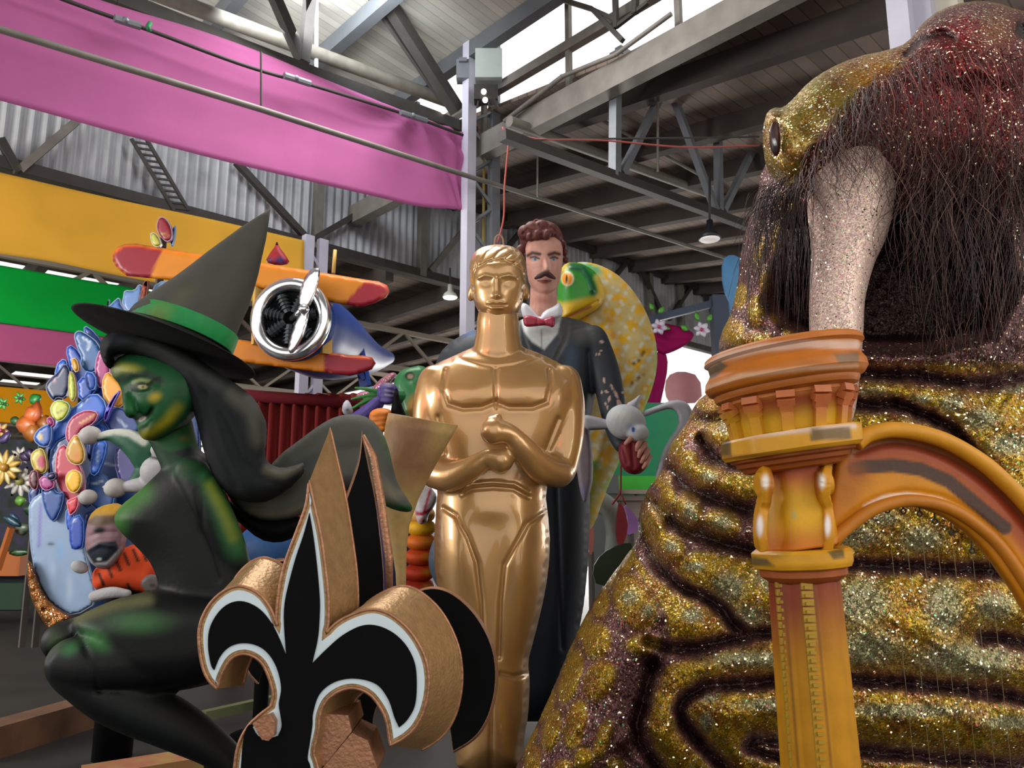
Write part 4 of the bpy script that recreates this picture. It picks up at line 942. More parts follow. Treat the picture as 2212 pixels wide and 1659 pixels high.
def wob(v, k=0.013, s=0): 
    x, y = v[:, 0]*k, v[:, 1]*k
    return (np.sin(x*2.1+y*1.3+s)+np.sin(x*-1.7+y*3.1+1.7+s)+0.6*np.sin(x*5.3+y*4.1+s*2)+0.5*np.sin(x*9.1-y*7.3))/3
def bulge(v, d):
    fd = fdist(v+np.stack([wob(v, .02)*4, wob(v, .024, 2)*4], 1))
    h = -34*np.exp(-(fd/11)**2) + 46*(1-np.exp(-fd/55)) 
    for q in scal: h += 18*sp(v, *q, pw=4)
    for x, y, rx, ry, z in pock: h -= z*sp(v, x, y, rx, ry)
    h -= 150*soft_in(v, cav, 28)
    h += 5*wob(v, .03)+2.0*wob(v, .09, 3)
    return h*np.clip(d/40, 0, 1)
s = inflate(bc, BY, 300, 420, 6.2, 1, bulge=bulge)
p = Paint(s, '#5f3a3b'); v = p.p
fd = fdist(v+np.stack([wob(v, .02)*4, wob(v, .024, 2)*4], 1))
g = np.maximum(soft_in(v, goldA, 8), soft_in(v, goldB, 8))*sstep(10, 22, fd)
for q in scal: g = np.maximum(g, np.clip(sp(v, *q, pw=6)*1.7, 0, 1))
gold_c = mixc(np.tile(lin('#a37f16'), (len(v), 1)), lin('#8a5c14'), sstep(-.1, .5, wob(v, .021, 5)))
gold_c = mixc(gold_c, lin('#b89a2c'), sstep(.2, .6, wob(v, .05, 1))*.6)
for x, y, rx, ry in pale: gold_c = mixc(gold_c, lin('#8c8d6c'), np.clip(sp(v, x, y, rx, ry, pw=3)*1.3, 0, 1)*.85)
p.c = mixc(p.c, lin('#7d5456'), sstep(-.2, .4, wob(v, .04, 2)))
p.c = p.c*(1-g[:, None])+gold_c*g[:, None]
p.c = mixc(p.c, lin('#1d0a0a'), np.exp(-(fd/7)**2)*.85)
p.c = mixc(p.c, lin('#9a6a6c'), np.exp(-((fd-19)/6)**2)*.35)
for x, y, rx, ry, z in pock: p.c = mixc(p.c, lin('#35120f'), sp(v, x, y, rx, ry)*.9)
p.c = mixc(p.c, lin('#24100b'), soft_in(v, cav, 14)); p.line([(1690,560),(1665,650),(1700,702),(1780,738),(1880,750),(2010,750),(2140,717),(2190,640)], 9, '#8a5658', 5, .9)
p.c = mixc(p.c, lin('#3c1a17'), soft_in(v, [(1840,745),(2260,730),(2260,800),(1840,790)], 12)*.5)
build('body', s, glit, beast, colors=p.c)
# head with hooded eye and bulbous nose
HB = 3.35
hc = [(1652,250),(1668,232),(1692,233),(1715,212),(1745,178),(1790,148),(1850,122),(1920,108),(1962,92),(1990,52),(2030,20),(2090,2),(2150,4),(2200,22),(2300,40),(2420,200),(2420,470),(2200,450),(1990,450),(1900,440),(1830,420),(1760,410),(1700,392),(1668,362),(1655,320)]
def hb(v, d):
    h = 60*sp(v, 2100, 90, 150, 110) + 20*sp(v, 1800, 220, 120, 70) - 46*sp(v, 1672, 300, 16, 50) + 14*sp(v, 1710, 250, 22, 20)
    h -= 26*np.exp(-(dline(v, [(1955,118),(1990,82),(2040,70),(2060,80)])/9)**2) + 26*sp(v, 2205, 62, 16, 26)
    h += 18*np.exp(-(dline(v, [(1740,330),(1820,260),(1930,190),(2060,150),(2212,150)])/30)**2)
    return (h+4*wob(v, .04))*np.clip(d/25, 0, 1)
s = inflate(hc, HB, 150, 190, 6, 1, bulge=hb)
p = Paint(s, '#93792a'); v = p.p
p.c = mixc(p.c, lin('#7d5a1d'), sstep(-.1, .5, wob(v, .03)))
p.poly([(1740,420),(1735,330),(1790,270),(1860,200),(1955,140),(1960,90),(2000,40),(2060,0),(2140,-20),(2500,-20),(2500,500),(1740,500)], '#5c2526', 14)
p.spot(2150, 60, 60, 60, '#7c5b30', .7, 1).spot(2085, 60, 60, 50, '#8e2430', .5, 1).line([(1955,118),(1990,82),(2040,70),(2060,80)], 7, '#2c0e12', 5).spot(2205, 62, 16, 28, '#1d0808', 1, .5)
p.spot(1674, 298, 14, 48, '#2d120c', 1, .35, 4).line([(1668,238),(1695,236),(1712,262),(1724,292)], 4, '#b39b46', 3, .6)
build('head', s, glit, beast, colors=p.c)
s = M(); pball(s, 1674, 300, HB-.16, 12, 40, 12, -4); build('eyeball', s, paint_gloss, beast, colors=Paint(s, '#3a1714').spot(1672, 322, 7, 16, '#18222b').spot(1673, 305, 3, 8, '#f0f2f2', 1, .4).spot(1680, 290, 5, 16, '#6a3040', .6).c)
# tusk
s = M(); pcap(s, [(1836,370,3.22,86),(1836,430,3.2,90),(1832,495,3.19,82),(1820,560,3.18,66),(1808,640,3.17,57),(1806,720,3.17,54),(1806,800,3.17,48),(1812,880,3.17,34),(1822,935,3.17,12)], 32)
p = Paint(s, '#cdb0a6').line([(1790,380),(1795,540)], 8, '#8e8a7c', 6, .7).line([(1822,400),(1826,560)], 7, '#8b8f82', 6, .6).line([(1862,420),(1850,540)], 9, '#9a9683', 7, .6).line([(1900,430),(1862,560)], 10, '#7e735a', 8, .6).line([(1808,400),(1812,520)], 6, '#b98783', 5, .6)
build('tusk', s, glit_fine, beast, colors=p.c)
# beard: long fibre strands
def strand(m, x, y, Y, L, dx, curl, r, lift=0, cols=('#4b302d', '#3c2423', '#2c1a1a', '#65433e', '#1f1213', '#7a564e')):
    n = 9; pts = []; ph = rnd.random()*6; k = rnd.uniform(.5, 1.4)
    for i in range(n):
        t = i/(n-1)
        pts.append(P(x+dx*t*(1.3-.5*t)+math.sin(ph+t*3.6*k)*curl*t, y-lift*math.sin(min(1, t*3.2)*math.pi)*(1-t)*1.6+L*t**1.5, Y-0.12*math.sin(t*2.4)))
    tube(m, pts, np.linspace(r, r*.4, n), 3, rnd.choice(cols))
hairm = mat('beard_fibre', attr=True, rough=0.5, spec=0.6)
m = M()
row = spline(np.array([(1745,345),(1790,285),(1844,200),(1900,160),(1955,128),(2018,106),(2113,98),(2212,108),(2300,130)], float), 200)
for i in range(300):
    q = row[rnd.randrange(200)]; x, y = q[0]+rnd.uniform(-6, 6), q[1]+rnd.uniform(4, 40)
    k = (x-1745)/500
    strand(m, x, y, HB-.26-.08*rnd.random()-.10*k, rnd.uniform(50, 150)+rnd.uniform(0, 240)*max(k, 0), rnd.uniform(-40, 90)+50*k, 34, .0014+.0008*rnd.random(), 10)
build('moustache', m, hairm, beast)['kind'] = 'stuff'
m = M()
for i in range(170):     # second tier hanging from the muzzle over the tusk root
    x = rnd.uniform(1770, 2212); y = 262+rnd.uniform(-40, 60)
    strand(m, x, y, HB-.30-.08*rnd.random(), rnd.uniform(60, 170), rnd.uniform(-80, 90), 40, .0013+.0007*rnd.random(), 10)
for i in range(430):
    x = 1935+330*rnd.random()**.8; y = 285+rnd.uniform(0, 170)
    strand(m, x, y, HB-.20-.14*rnd.random(), rnd.uniform(120, 430)*(.35+.75*(x-1900)/330), rnd.uniform(-110, 100), 40, .0013+.0009*rnd.random())
for i in range(46):
    strand(m, 2000+rnd.uniform(-30, 60), 440, HB-.15, rnd.uniform(200, 360), rnd.uniform(-60, 130), 34, .0017)
for i in range(60):
    strand(m, rnd.uniform(2010, 2200), 700+rnd.uniform(-40, 20), 3.05, rnd.uniform(60, 150), rnd.uniform(-40, 40), 14, .0012)
build('beard', m, hairm, beast)['kind'] = 'stuff'
m = M(); dk = ('#3a2524', '#2a1a1a', '#1d1413', '#4a302c')
for i in range(300):
    t = rnd.random(); x = 1755-110*t+rnd.uniform(-5, 5); y = 370+40*t+rnd.uniform(-12, 40)
    strand(m, x, y, HB-.10-.1*rnd.random(), rnd.uniform(60, 230), rnd.uniform(-60, 10)-20*t, 18, .0013+.0008*rnd.random(), 0, dk)
for i in range(70):
    strand(m, 1670+rnd.uniform(-60, 90), 520+rnd.uniform(-40, 40), HB-.1, rnd.uniform(120, 240), rnd.uniform(-20, 15), 8, .0012, 0, dk)
build('cheek_fringe', m, hairm, beast)['kind'] = 'stuff'
# ------------------------------------------------------------------ witch
WY = 3.05
witch = thing('witch_figure', 'green-skinned kneeling witch figure with tall pointed hat and long dark hair', 'figure', [P(330, 1659, WY)[0], WY+.1, 0.0])
m = M()
m.join(inflate([(385,985),(350,1012),(300,1060),(255,1095),(243,1120),(250,1142),(290,1178),(325,1215),(342,1262),(345,1300),(380,1460),(540,1460),(565,1300),(540,1215),(512,1130),(488,1070),(470,1025),(440,992),(410,980)], WY+.12, 70, 75, 9, 1))
pcap(m, [(412,1018,WY+.03,34),(450,1082,WY+.0,36),(492,1175,WY+.03,34),(520,1270,WY+.08,28)], 18)
pcap(m, [(366,925,WY+.16,48),(388,985,WY+.14,42),(410,1020,WY+.14,50)], 16)
m.join(inflate([(345,1272),(270,1286),(200,1313),(160,1335),(150,1352),(172,1402),(208,1492),(300,1498),(440,1488),(540,1440),(560,1290)], WY+.06, 88, 80, 9, 1))
pcap(m, [(136,1384,WY+.10,40),(200,1378,WY+.14,52),(320,1370,WY+.18,70)], 18)
pcap(m, [(158,1432,WY-.03,52),(230,1430,WY-.02,62),(330,1420,WY+.04,74)], 18)
pcap(m, [(160,1450,WY-.03,46),(250,1508,WY+.0,52),(370,1562,WY+.05,48),(470,1622,WY+.08,34),(540,1690,WY+.1,24)], 18)
m = remesh(m, 0.010, 7)
carve(m, [[(158,1338),(178,1385),(200,1440),(212,1492)]], 5, 6); carve(m, [[(100,1425),(125,1392),(160,1378),(178,1372)]], 6, 9); carve(m, [[(215,1490),(320,1485),(440,1470)]], 8, 8)
carve(m, [[(470,1010),(430,1060),(440,1150),(470,1250)]], 7, 7)
p = Paint(m, '#080b0c')
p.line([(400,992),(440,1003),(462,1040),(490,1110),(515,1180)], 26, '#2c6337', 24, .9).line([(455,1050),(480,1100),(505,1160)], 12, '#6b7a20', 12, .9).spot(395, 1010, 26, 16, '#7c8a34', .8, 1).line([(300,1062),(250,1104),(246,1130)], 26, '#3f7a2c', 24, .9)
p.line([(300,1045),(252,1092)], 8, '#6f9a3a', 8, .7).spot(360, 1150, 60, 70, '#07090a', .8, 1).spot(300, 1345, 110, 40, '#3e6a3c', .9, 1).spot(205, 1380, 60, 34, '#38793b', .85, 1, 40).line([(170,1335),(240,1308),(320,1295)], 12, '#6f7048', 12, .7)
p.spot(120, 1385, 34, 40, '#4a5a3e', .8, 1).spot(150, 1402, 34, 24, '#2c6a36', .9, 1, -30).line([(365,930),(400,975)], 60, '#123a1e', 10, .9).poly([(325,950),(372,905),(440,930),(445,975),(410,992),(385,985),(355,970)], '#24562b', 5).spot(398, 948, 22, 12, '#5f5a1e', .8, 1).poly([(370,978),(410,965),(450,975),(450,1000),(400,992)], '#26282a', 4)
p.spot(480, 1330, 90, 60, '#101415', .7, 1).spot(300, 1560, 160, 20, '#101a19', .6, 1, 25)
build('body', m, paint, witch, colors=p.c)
# head in three-quarter profile
hm = M()
fc = [(238,792),(241,812),(254,826),(262,842),(263,858),(266,876),(273,893),(281,903),(291,905),(292,912),(296,918),(295,926),(299,934),(303,944),(316,953),(345,950),(380,930),(415,900),(440,860),(442,800),(400,765),(320,755),(260,765)]
hm.join(inflate(fc, WY+.06, 74, 78, 5, 1)); pcap(hm, [(276,856,WY-.03,9),(279,882,WY-.07,12),(283,892,WY-.06,12)], 12); pball(hm, 330, 868, WY-.03, 36, 34, 26)
hm = remesh(hm, .0058, 4)
carve(hm, [[(272,832),(290,820),(318,818),(345,830)]], 8, 5); lump(hm, [(304,836,15,9,5), (335,862,20,16,4), (312,942,14,9,4)])
carve(hm, [[(286,846),(305,850),(325,842)]], 3, 3); carve(hm, [[(288,908),(305,908),(322,895),(330,882)]], 4.5, 7); carve(hm, [[(296,922),(312,916),(326,902)]], 4, -3.5); carve(hm, [[(300,930),(318,922)]], 4, 3)
p = Paint(hm, '#17522a')
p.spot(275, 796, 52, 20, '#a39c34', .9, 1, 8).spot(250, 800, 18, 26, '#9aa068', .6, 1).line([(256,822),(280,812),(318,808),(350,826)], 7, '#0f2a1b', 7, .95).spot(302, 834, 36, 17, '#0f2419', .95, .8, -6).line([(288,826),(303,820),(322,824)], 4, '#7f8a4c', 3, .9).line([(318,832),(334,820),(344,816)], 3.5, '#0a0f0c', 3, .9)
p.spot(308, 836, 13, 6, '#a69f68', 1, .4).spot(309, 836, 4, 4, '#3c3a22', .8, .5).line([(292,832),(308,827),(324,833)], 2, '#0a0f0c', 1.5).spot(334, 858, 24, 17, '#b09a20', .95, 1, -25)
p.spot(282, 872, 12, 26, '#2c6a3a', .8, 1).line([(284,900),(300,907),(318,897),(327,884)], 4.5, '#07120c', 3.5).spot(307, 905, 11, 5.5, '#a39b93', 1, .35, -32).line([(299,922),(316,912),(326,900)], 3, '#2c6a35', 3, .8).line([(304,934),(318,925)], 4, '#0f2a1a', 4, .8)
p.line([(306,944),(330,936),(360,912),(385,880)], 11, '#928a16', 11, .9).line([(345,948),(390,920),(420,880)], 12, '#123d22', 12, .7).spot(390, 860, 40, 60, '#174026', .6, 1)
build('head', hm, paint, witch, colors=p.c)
hr = [(214,756),(219,733),(236,718),(289,716),(345,730),(405,757),(471,805),(521,836),(555,866),(572,906),(573,944),(568,978),(580,1002),(610,1012),(640,1004),(659,998),(655,1020),(636,1046),(602,1072),(568,1087),(523,1084),(480,1060),(452,1015),(436,960),(424,905),(406,860),(384,822),(350,790),(300,768),(252,764),(240,772),(243,800),(226,790)]
s = inflate(hr, WY+.02, 60, 45, 8, 1); carve(s, [[(250,740),(330,755),(420,810),(480,900),(520,1000),(600,1045),(650,1010)]], 9, 7); carve(s, [[(300,745),(400,790),(500,860),(545,950),(560,1030)]], 8, 5); carve(s, [[(440,850),(470,960),(510,1050)]], 9, 6)
p = Paint(s, '#0d1214').line([(300,742),(390,778),(470,830)], 14, '#3c3f3d', 12, .8).line([(500,850),(545,890),(560,950)], 16, '#4c4d45', 16, .8).line([(575,1015),(610,1025),(650,1008)], 9, '#56513f', 8, .7).line([(235,740),(290,735)], 12, '#232b2e', 10, .8)
build('hair', s, paint_matt, witch, colors=p.c)
# cloak blowing back
cc = [(455,990),(520,1040),(560,1040),(600,985),(650,948),(690,918),(725,899),(765,893),(800,903),(828,935),(842,975),(850,1015),(862,1052),(882,1080),(892,1097),(886,1107),(858,1104),(820,1088),(790,1062),(750,1056),(700,1072),(660,1108),(620,1124),(575,1128),(530,1112),(495,1080)]
s = inflate(cc, WY+.22, 42, 40, 8, 1); carve(s, [[(600,1060),(660,1010),(720,975),(780,970)]], 14, 8); carve(s, [[(740,1060),(790,1000),(830,1060)]], 12, 5)
p = Paint(s, '#4e5049').line([(830,1092),(870,1102),(890,1100)], 9, '#14602c', 7, .95).line([(810,1040),(850,1070)], 16, '#7d7460', 14, .6).spot(640, 1015, 90, 30, '#34383a', .7, 1, -30).line([(530,1108),(600,1118),(660,1096)], 9, '#706c5a', 8, .8).spot(760, 1040, 50, 22, '#3c3b36', .7, 1).line([(825,930),(845,990)], 8, '#4f6a48', 8, .6)
build('cloak', s, paint_matt, witch, colors=p.c)
s = inflate([(470,1060),(530,1108),(575,1124),(650,1112),(660,1130),(636,1162),(600,1174),(560,1166),(520,1132),(485,1100)], WY+.25, 34, 30, 8, 1); build('cloak_lining', s, flat_black, witch)
# hat
nh = RV*.27+UV*.92+FV*.275
s = M(); rings(s, [(360,747,WY,150),(361,745,WY,188),(361,744,WY,194),(362,742,WY,192),(364,736,WY,150),(380,722,WY,108)], nh, 72)
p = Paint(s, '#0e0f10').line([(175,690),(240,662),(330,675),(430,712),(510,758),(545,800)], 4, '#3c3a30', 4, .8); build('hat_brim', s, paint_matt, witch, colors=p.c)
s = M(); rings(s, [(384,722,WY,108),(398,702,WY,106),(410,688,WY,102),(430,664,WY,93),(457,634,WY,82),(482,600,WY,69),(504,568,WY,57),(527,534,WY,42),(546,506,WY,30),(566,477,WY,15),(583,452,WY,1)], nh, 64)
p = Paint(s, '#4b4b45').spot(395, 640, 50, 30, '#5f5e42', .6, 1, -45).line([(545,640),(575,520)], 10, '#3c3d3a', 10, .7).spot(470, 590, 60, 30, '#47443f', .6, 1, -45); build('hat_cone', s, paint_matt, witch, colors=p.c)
s = M(); rings(s, [(390,727,WY,112.5),(391,725,WY,113.5),(410,696,WY,106.5),(411,694,WY,105.5)], nh, 64, cap=False)
p = Paint(s, '#1f8a48').spot(345, 672, 50, 30, '#8a8440', .8, 1); build('hat_band', s, paint, witch, colors=p.c)
s = M(); c0 = P(470, 1640, WY+.1); tube(s, [[c0[0], c0[1], .02], c0], .05, 12); box(s, [c0[0], c0[1], .03], .7, .5, .06); build('stand', s, flat_black, witch, auto=40)

# gold horn bell behind the cloak
s = M(); rings(s, [(868,1330,3.9,9),(866,1240,3.9,11),(862,1180,3.9,16),(858,1130,3.9,26),(862,1070,3.9,42),(880,1000,3.9,58),(905,930,3.9,72),(915,905,3.9,76),(912,910,3.9,70),(885,1000,3.9,50),(866,1070,3.9,36)], (.18, -.1, 1), 40)
p = Paint(s, '#b89a62').poly([(835,890),(935,890),(935,1060),(835,1060)], '#7d5240', 25, .8)
gold_paint_h = paint
hn = build('horn', s, gold_paint_h, None, colors=p.c); tag(hn, 'tall gold trumpet bell with brown lip between cloak and gold statue', 'horn')

# ------------------------------------------------------------------ gentleman conjurer with moustache
GY = 5.7
man = thing('person_figure', 'tall painted gentleman figure with moustache, red bow tie and worn dark tailcoat', 'figure', [P(1180, 1659, GY)[0], GY, 0.0])
m = M()
m.join(inflate([(1090,704),(1060,704),(1010,715),(960,745),(936,790),(935,870),(952,1000),(990,1180),(1010,1420),(1020,1560),(1230,1560),(1246,1400),(1268,1270),(1276,1120),(1274,1000),(1276,900),(1300,800),(1305,735),(1285,702),(1250,690),(1218,682),(1150,680)], GY+.05, 62, 70, 10, 1))
pcap(m, [(1280,735,GY,34),(1302,790,GY-.04,33),(1316,840,GY-.08,31),(1325,890,GY-.16,28),(1335,935,GY-.26,24),(1345,960,GY-.34,20)], 18)
m = remesh(m, .011, 14)
carve(m, [[(1225,690),(1222,730),(1200,775),(1170,830)], [(1128,700),(1135,740),(1150,790)]], 4, 5); carve(m, [[(1270,760),(1275,850),(1276,930)]], 6, 8); carve(m, [[(1240,712),(1262,708)]], 3, 4); carve(m, [[(1160,790),(1170,900),(1200,1000),(1215,1400)]], 5, 5)
p = Paint(m, '#2d3338').spot(1260, 715, 60, 40, '#5a5b5a', .9, 1).spot(1235, 780, 30, 60, '#3f5468', .8, 1).spot(1300, 830, 40, 70, '#252b33', .7, 1).poly([(1216,684),(1234,694),(1226,745),(1185,800),(1160,770),(1200,720)], '#57585a', 5).poly([(1118,690),(1132,700),(1140,740),(1160,775),(1140,790),(1110,730)], '#44484c', 5)
p.poly([(1125,688),(1214,680),(1204,722),(1176,756),(1150,740),(1132,716)], '#c9cdcb', 3).poly([(1150,740),(1176,756),(1204,722),(1210,735),(1180,790),(1160,780)], '#2b3a48', 3, .6).line([(1170,712),(1170,750)], 1.5, '#8c9296', 1.5)
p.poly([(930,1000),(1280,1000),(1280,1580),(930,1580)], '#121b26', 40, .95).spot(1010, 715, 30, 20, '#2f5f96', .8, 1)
for x, y, rx, ry, r_ in ((1300,738,6,4,0),(1298,757,3,2,0),(1294,765,4,3,0),(1288,766,2,3,0),(1305,822,3,8,-10),(1310,846,6,3,30),(1316,862,3,9,10),(1322,836,3,9,-20),(1331,852,4,12,-25),(1338,872,6,12,-25),(1300,848,3,4,0),(1308,872,3,4,0),(1345,848,4,3,0),(1312,880,2,5,0)):
    p.spot(x, y, rx, ry, '#b99a90', .95, .35, r_)
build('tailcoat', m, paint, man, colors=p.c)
s = inflate([(1246,872),(1262,890),(1276,940),(1282,1000),(1280,1050),(1263,1093),(1252,1060),(1244,1000)], GY-.25, 12, 10, 5, 1); build('coat_tail', s, paint, man, colors=Paint(s, '#8a7f86').spot(1262, 1060, 14, 30, '#6b6b90', .8, 1).c)
h = M(); h.join(inflate([(1134,530),(1136,560),(1138,590),(1142,610),(1150,626),(1164,636),(1180,638),(1196,632),(1206,618),(1212,595),(1216,565),(1216,530),(1200,505),(1150,505)], GY-.04, 40, 42, 4, 1))
pcap(h, [(1174,620,GY+.0,29),(1174,660,GY+.02,31),(1174,690,GY+.04,36)], 18); pcap(h, [(1178,560,GY-.17,4),(1180,580,GY-.2,7)], 10)
h = remesh(h, .0062, 4)
lump(h, [(1154,560,10,6,-4), (1196,560,10,6,-4), (1181,577,6,12,5), (1180,584,9,5,4), (1176,606,13,4,3), (1178,628,16,8,4), (1154,558,5,3.5,3), (1196,558,5,3.5,3)])
carve(h, [[(1162,607),(1176,605),(1190,607)]], 2, 3)
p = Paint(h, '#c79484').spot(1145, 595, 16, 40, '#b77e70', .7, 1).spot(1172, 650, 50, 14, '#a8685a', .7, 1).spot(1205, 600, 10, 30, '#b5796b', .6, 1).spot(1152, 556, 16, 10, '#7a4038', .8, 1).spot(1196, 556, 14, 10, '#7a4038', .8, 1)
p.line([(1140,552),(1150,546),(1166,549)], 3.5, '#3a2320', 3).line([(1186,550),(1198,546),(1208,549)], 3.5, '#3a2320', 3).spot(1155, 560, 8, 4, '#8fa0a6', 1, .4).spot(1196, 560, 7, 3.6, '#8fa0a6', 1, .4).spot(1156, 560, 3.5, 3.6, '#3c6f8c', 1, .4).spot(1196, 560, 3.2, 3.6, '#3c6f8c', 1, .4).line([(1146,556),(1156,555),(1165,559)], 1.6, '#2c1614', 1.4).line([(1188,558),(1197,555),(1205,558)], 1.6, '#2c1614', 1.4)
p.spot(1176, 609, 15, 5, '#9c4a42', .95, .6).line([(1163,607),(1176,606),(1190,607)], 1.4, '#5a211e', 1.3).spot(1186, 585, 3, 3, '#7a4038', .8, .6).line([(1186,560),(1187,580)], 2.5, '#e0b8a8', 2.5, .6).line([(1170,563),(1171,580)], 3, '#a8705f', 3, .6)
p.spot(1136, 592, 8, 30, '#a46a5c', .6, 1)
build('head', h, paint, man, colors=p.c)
s = M(); pcap(s, [(1157,601,GY-.24,3),(1166,596,GY-.27,6),(1178,590,GY-.29,6.5),(1188,595,GY-.27,6),(1198,601,GY-.24,3)], 12); build('moustache', s, mat('dark_brown_hair', '#43221f', rough=.6), man)
h = M()
for x, y, r_, dz in ((1140,520,18,.0),(1126,540,12,.02),(1135,503,18,-.05),(1150,497,20,-.1),(1170,492,18,-.12),(1188,498,18,-.1),(1200,510,14,-.06),(1214,528,10,0),(1220,545,8,.04),(1222,562,7,.05),(1160,508,12,-.16),(1180,506,12,-.17),(1128,560,9,.05),(1145,512,10,-.14),(1175,520,44,.12)):
    pball(h, x, y, GY+dz, r_, r_, r_)
h = remesh(h, .007, 3); carve(h, [[(1130,505),(1140,495),(1152,500),(1148,512)], [(1165,485),(1176,495),(1170,508)], [(1190,492),(1202,502),(1196,515)], [(1212,520),(1218,535),(1214,548)]], 3, 5)
build('hair', h, paint, man, colors=Paint(h, '#5e3330').spot(1150, 492, 14, 6, '#8a5148', .7, 1).spot(1190, 494, 12, 6, '#8a5148', .7, 1).c)
s = inflate([(1124,662),(1132,652),(1150,668),(1166,688),(1174,672),(1200,660),(1208,650),(1217,668),(1214,686),(1180,694),(1160,696),(1130,690)], GY-.16, 14, 10, 4, 1); build('collar', s, mat('white_collar', '#d6d9e2', rough=.6), man)
s = inflate([(1130,684),(1140,680),(1162,686),(1172,690),(1186,684),(1196,682),(1200,694),(1196,709),(1180,703),(1166,704),(1150,706),(1134,706),(1130,696)], GY-.25, 10, 7, 3, 1); carve(s, [[(1160,686),(1160,704)], [(1176,686),(1177,703)]], 2, 3); build('bow_tie', s, mat('crimson_satin', '#a32540', rough=.4), man)
s = M(); q = spline(np.array([P(x, y, GY+.02) for x, y in ((1152,492),(1152,480),(1160,474),(1167,482),(1166,492))]), 14); tube(s, q, .006, 6); build('lifting_loop', s, rope_m, man)
# hand in a red glove bag
s = M(); s.join(inflate([(1334,962),(1350,950),(1380,946),(1398,958),(1404,985),(1398,1012),(1378,1027),(1352,1022),(1338,1000)], GY-.42, 22, 18, 5, 1)); s = remesh(s, .008, 4); carve(s, [[(1345,965),(1355,1000)], [(1365,960),(1368,1010)]], 4, 3); build('red_cuff', s, mat('deep_red_cloth', '#7d1822', rough=.6), man)
for k, (x1, y1, x2, y2, x3, y3) in enumerate(((1386,948,1378,962,1376,972), (1394,958,1384,974,1380,986), (1400,972,1392,988,1386,998), (1403,986,1396,1002,1390,1010))):
    s = M(); pcap(s, [(x1,y1,GY-.50,6),(x2,y2,GY-.56,5.5),(x3,y3,GY-.55,4)], 10); build('finger', s, mat('fig_skin', '#c08a78', rough=.6) if k == 0 else bpy.data.materials['fig_skin'], man)
s = M(); pcap(s, [(1376,940,GY-.46,6),(1362,948,GY-.54,6),(1352,958,GY-.54,4.5)], 10); build('thumb', s, bpy.data.materials['fig_skin'], man)
s = M(); tube(s, spline([P(x, y, GY-.5) for x, y in ((1341,1005),(1341,1040),(1340,1062),(1333,1075),(1322,1090))], 14), .008, 6); tube(s, [P(1340,1062,GY-.5), P(1352,1090,GY-.5)], .006, 6); build('red_cord', s, bpy.data.materials['deep_red_cloth'], man)

# rabbit
rab = thing('rabbit_figure', 'grey-white rabbit with long drooping ears held out by the moustached gentleman', 'rabbit', P(1360, 960, GY-.45))
h = M(); pball(h, 1352, 912, GY-.45, 44, 38, 36, 20); pball(h, 1378, 935, GY-.52, 24, 20, 20); h = remesh(h, .008, 5)
p = Paint(h, '#b9bcc0').spot(1365, 925, 22, 14, '#8f9cb8', .7, 1, 30).spot(1345, 895, 30, 16, '#c8c8bc', .8, 1).spot(1368, 928, 5, 8, '#2a3f78', 1, .5).spot(1392, 945, 8, 12, '#cbb9a0', .7, 1).spot(1355, 945, 34, 8, '#8c7f80', .6, 1)
build('head', h, paint_matt, rab, colors=p.c)
for c_, yy in (([(1256,897),(1275,897),(1310,906),(1342,916),(1330,926),(1300,928),(1262,930)], GY-.42), ([(1384,890),(1420,876),(1458,862),(1484,868),(1497,890),(1497,915),(1480,950),(1450,1000),(1412,1056),(1418,1010),(1440,955),(1466,920),(1464,892),(1448,882),(1420,890),(1390,902)], GY-.44), ([(1352,872),(1368,864),(1386,849),(1381,872),(1370,890),(1356,886)], GY-.44)):
    s = inflate(c_, yy, 9, 8, 5, 1); build('ear', s, paint_matt, rab, colors=Paint(s, '#a9aab4').c)
# cobra
KY = 6.5
cob = thing('cobra_figure', 'giant yellow cobra with speckled hood and green head behind the gentleman', 'snake', [P(1310, 1659, KY)[0], KY, 0])
hood = [(1210,600),(1235,566),(1280,566),(1330,588),(1368,626),(1398,676),(1418,735),(1421,790),(1408,845),(1385,900),(1360,950),(1335,1005),(1308,1062),(1280,1150),(1240,1160),(1235,1000),(1230,800)]
s = inflate(hood, KY, 34, 40, 7, 2); carve(s, [[(1300,660),(1330,760),(1320,880),(1290,1000)]], 14, -7); carve(s, [[(1360,790),(1385,775),(1390,760)], [(1365,830),(1390,805)], [(1370,880),(1380,900)]], 2, 3)
p = Paint(s, '#c9b478'); v = p.p
p.c = mixc(p.c, lin('#dba820'), sstep(.05, .35, wob(v, .05, 1))); p.c = mixc(p.c, lin('#cfd0c0'), sstep(.3, .5, wob(v, .09, 4)))
for i in range(9): p.spot(1318+16*math.sin(i*.45), 690+i*36, 15, 15, '#d0951a', .85, .6)
p.line([(1235,568),(1280,568),(1330,590),(1368,628),(1398,678),(1417,735)], 7, '#d6a520', 6, .8).line([(1421,740),(1421,790),(1408,845),(1385,900),(1360,950),(1335,1005),(1308,1062)], 5, '#58b83a', 4, .95).poly([(1220,560),(1290,560),(1300,590),(1230,610)], '#5fa06a', 8)
p.line([(1285,1000),(1275,1060),(1265,1120)], 7, '#3f9a2c', 4, .9).poly([(1230,1000),(1310,1010),(1290,1150),(1230,1160)], '#b5a83c', 12, .5)
p.line([(1362,790),(1385,776),(1390,760)], 1.6, '#6a4526', 1.5).line([(1362,832),(1392,806)], 1.6, '#6a4526', 1.5).line([(1368,872),(1382,900)], 2, '#5a3c22', 1.5)
build('hood', s, paint_matt, cob, colors=p.c)
s = M(); s.join(inflate([(1205,590),(1222,566),(1250,566),(1280,580),(1300,605),(1308,640),(1296,665),(1262,684),(1225,705),(1202,690)], KY-.22, 40, 40, 5, 1)); s = remesh(s, .009, 4)
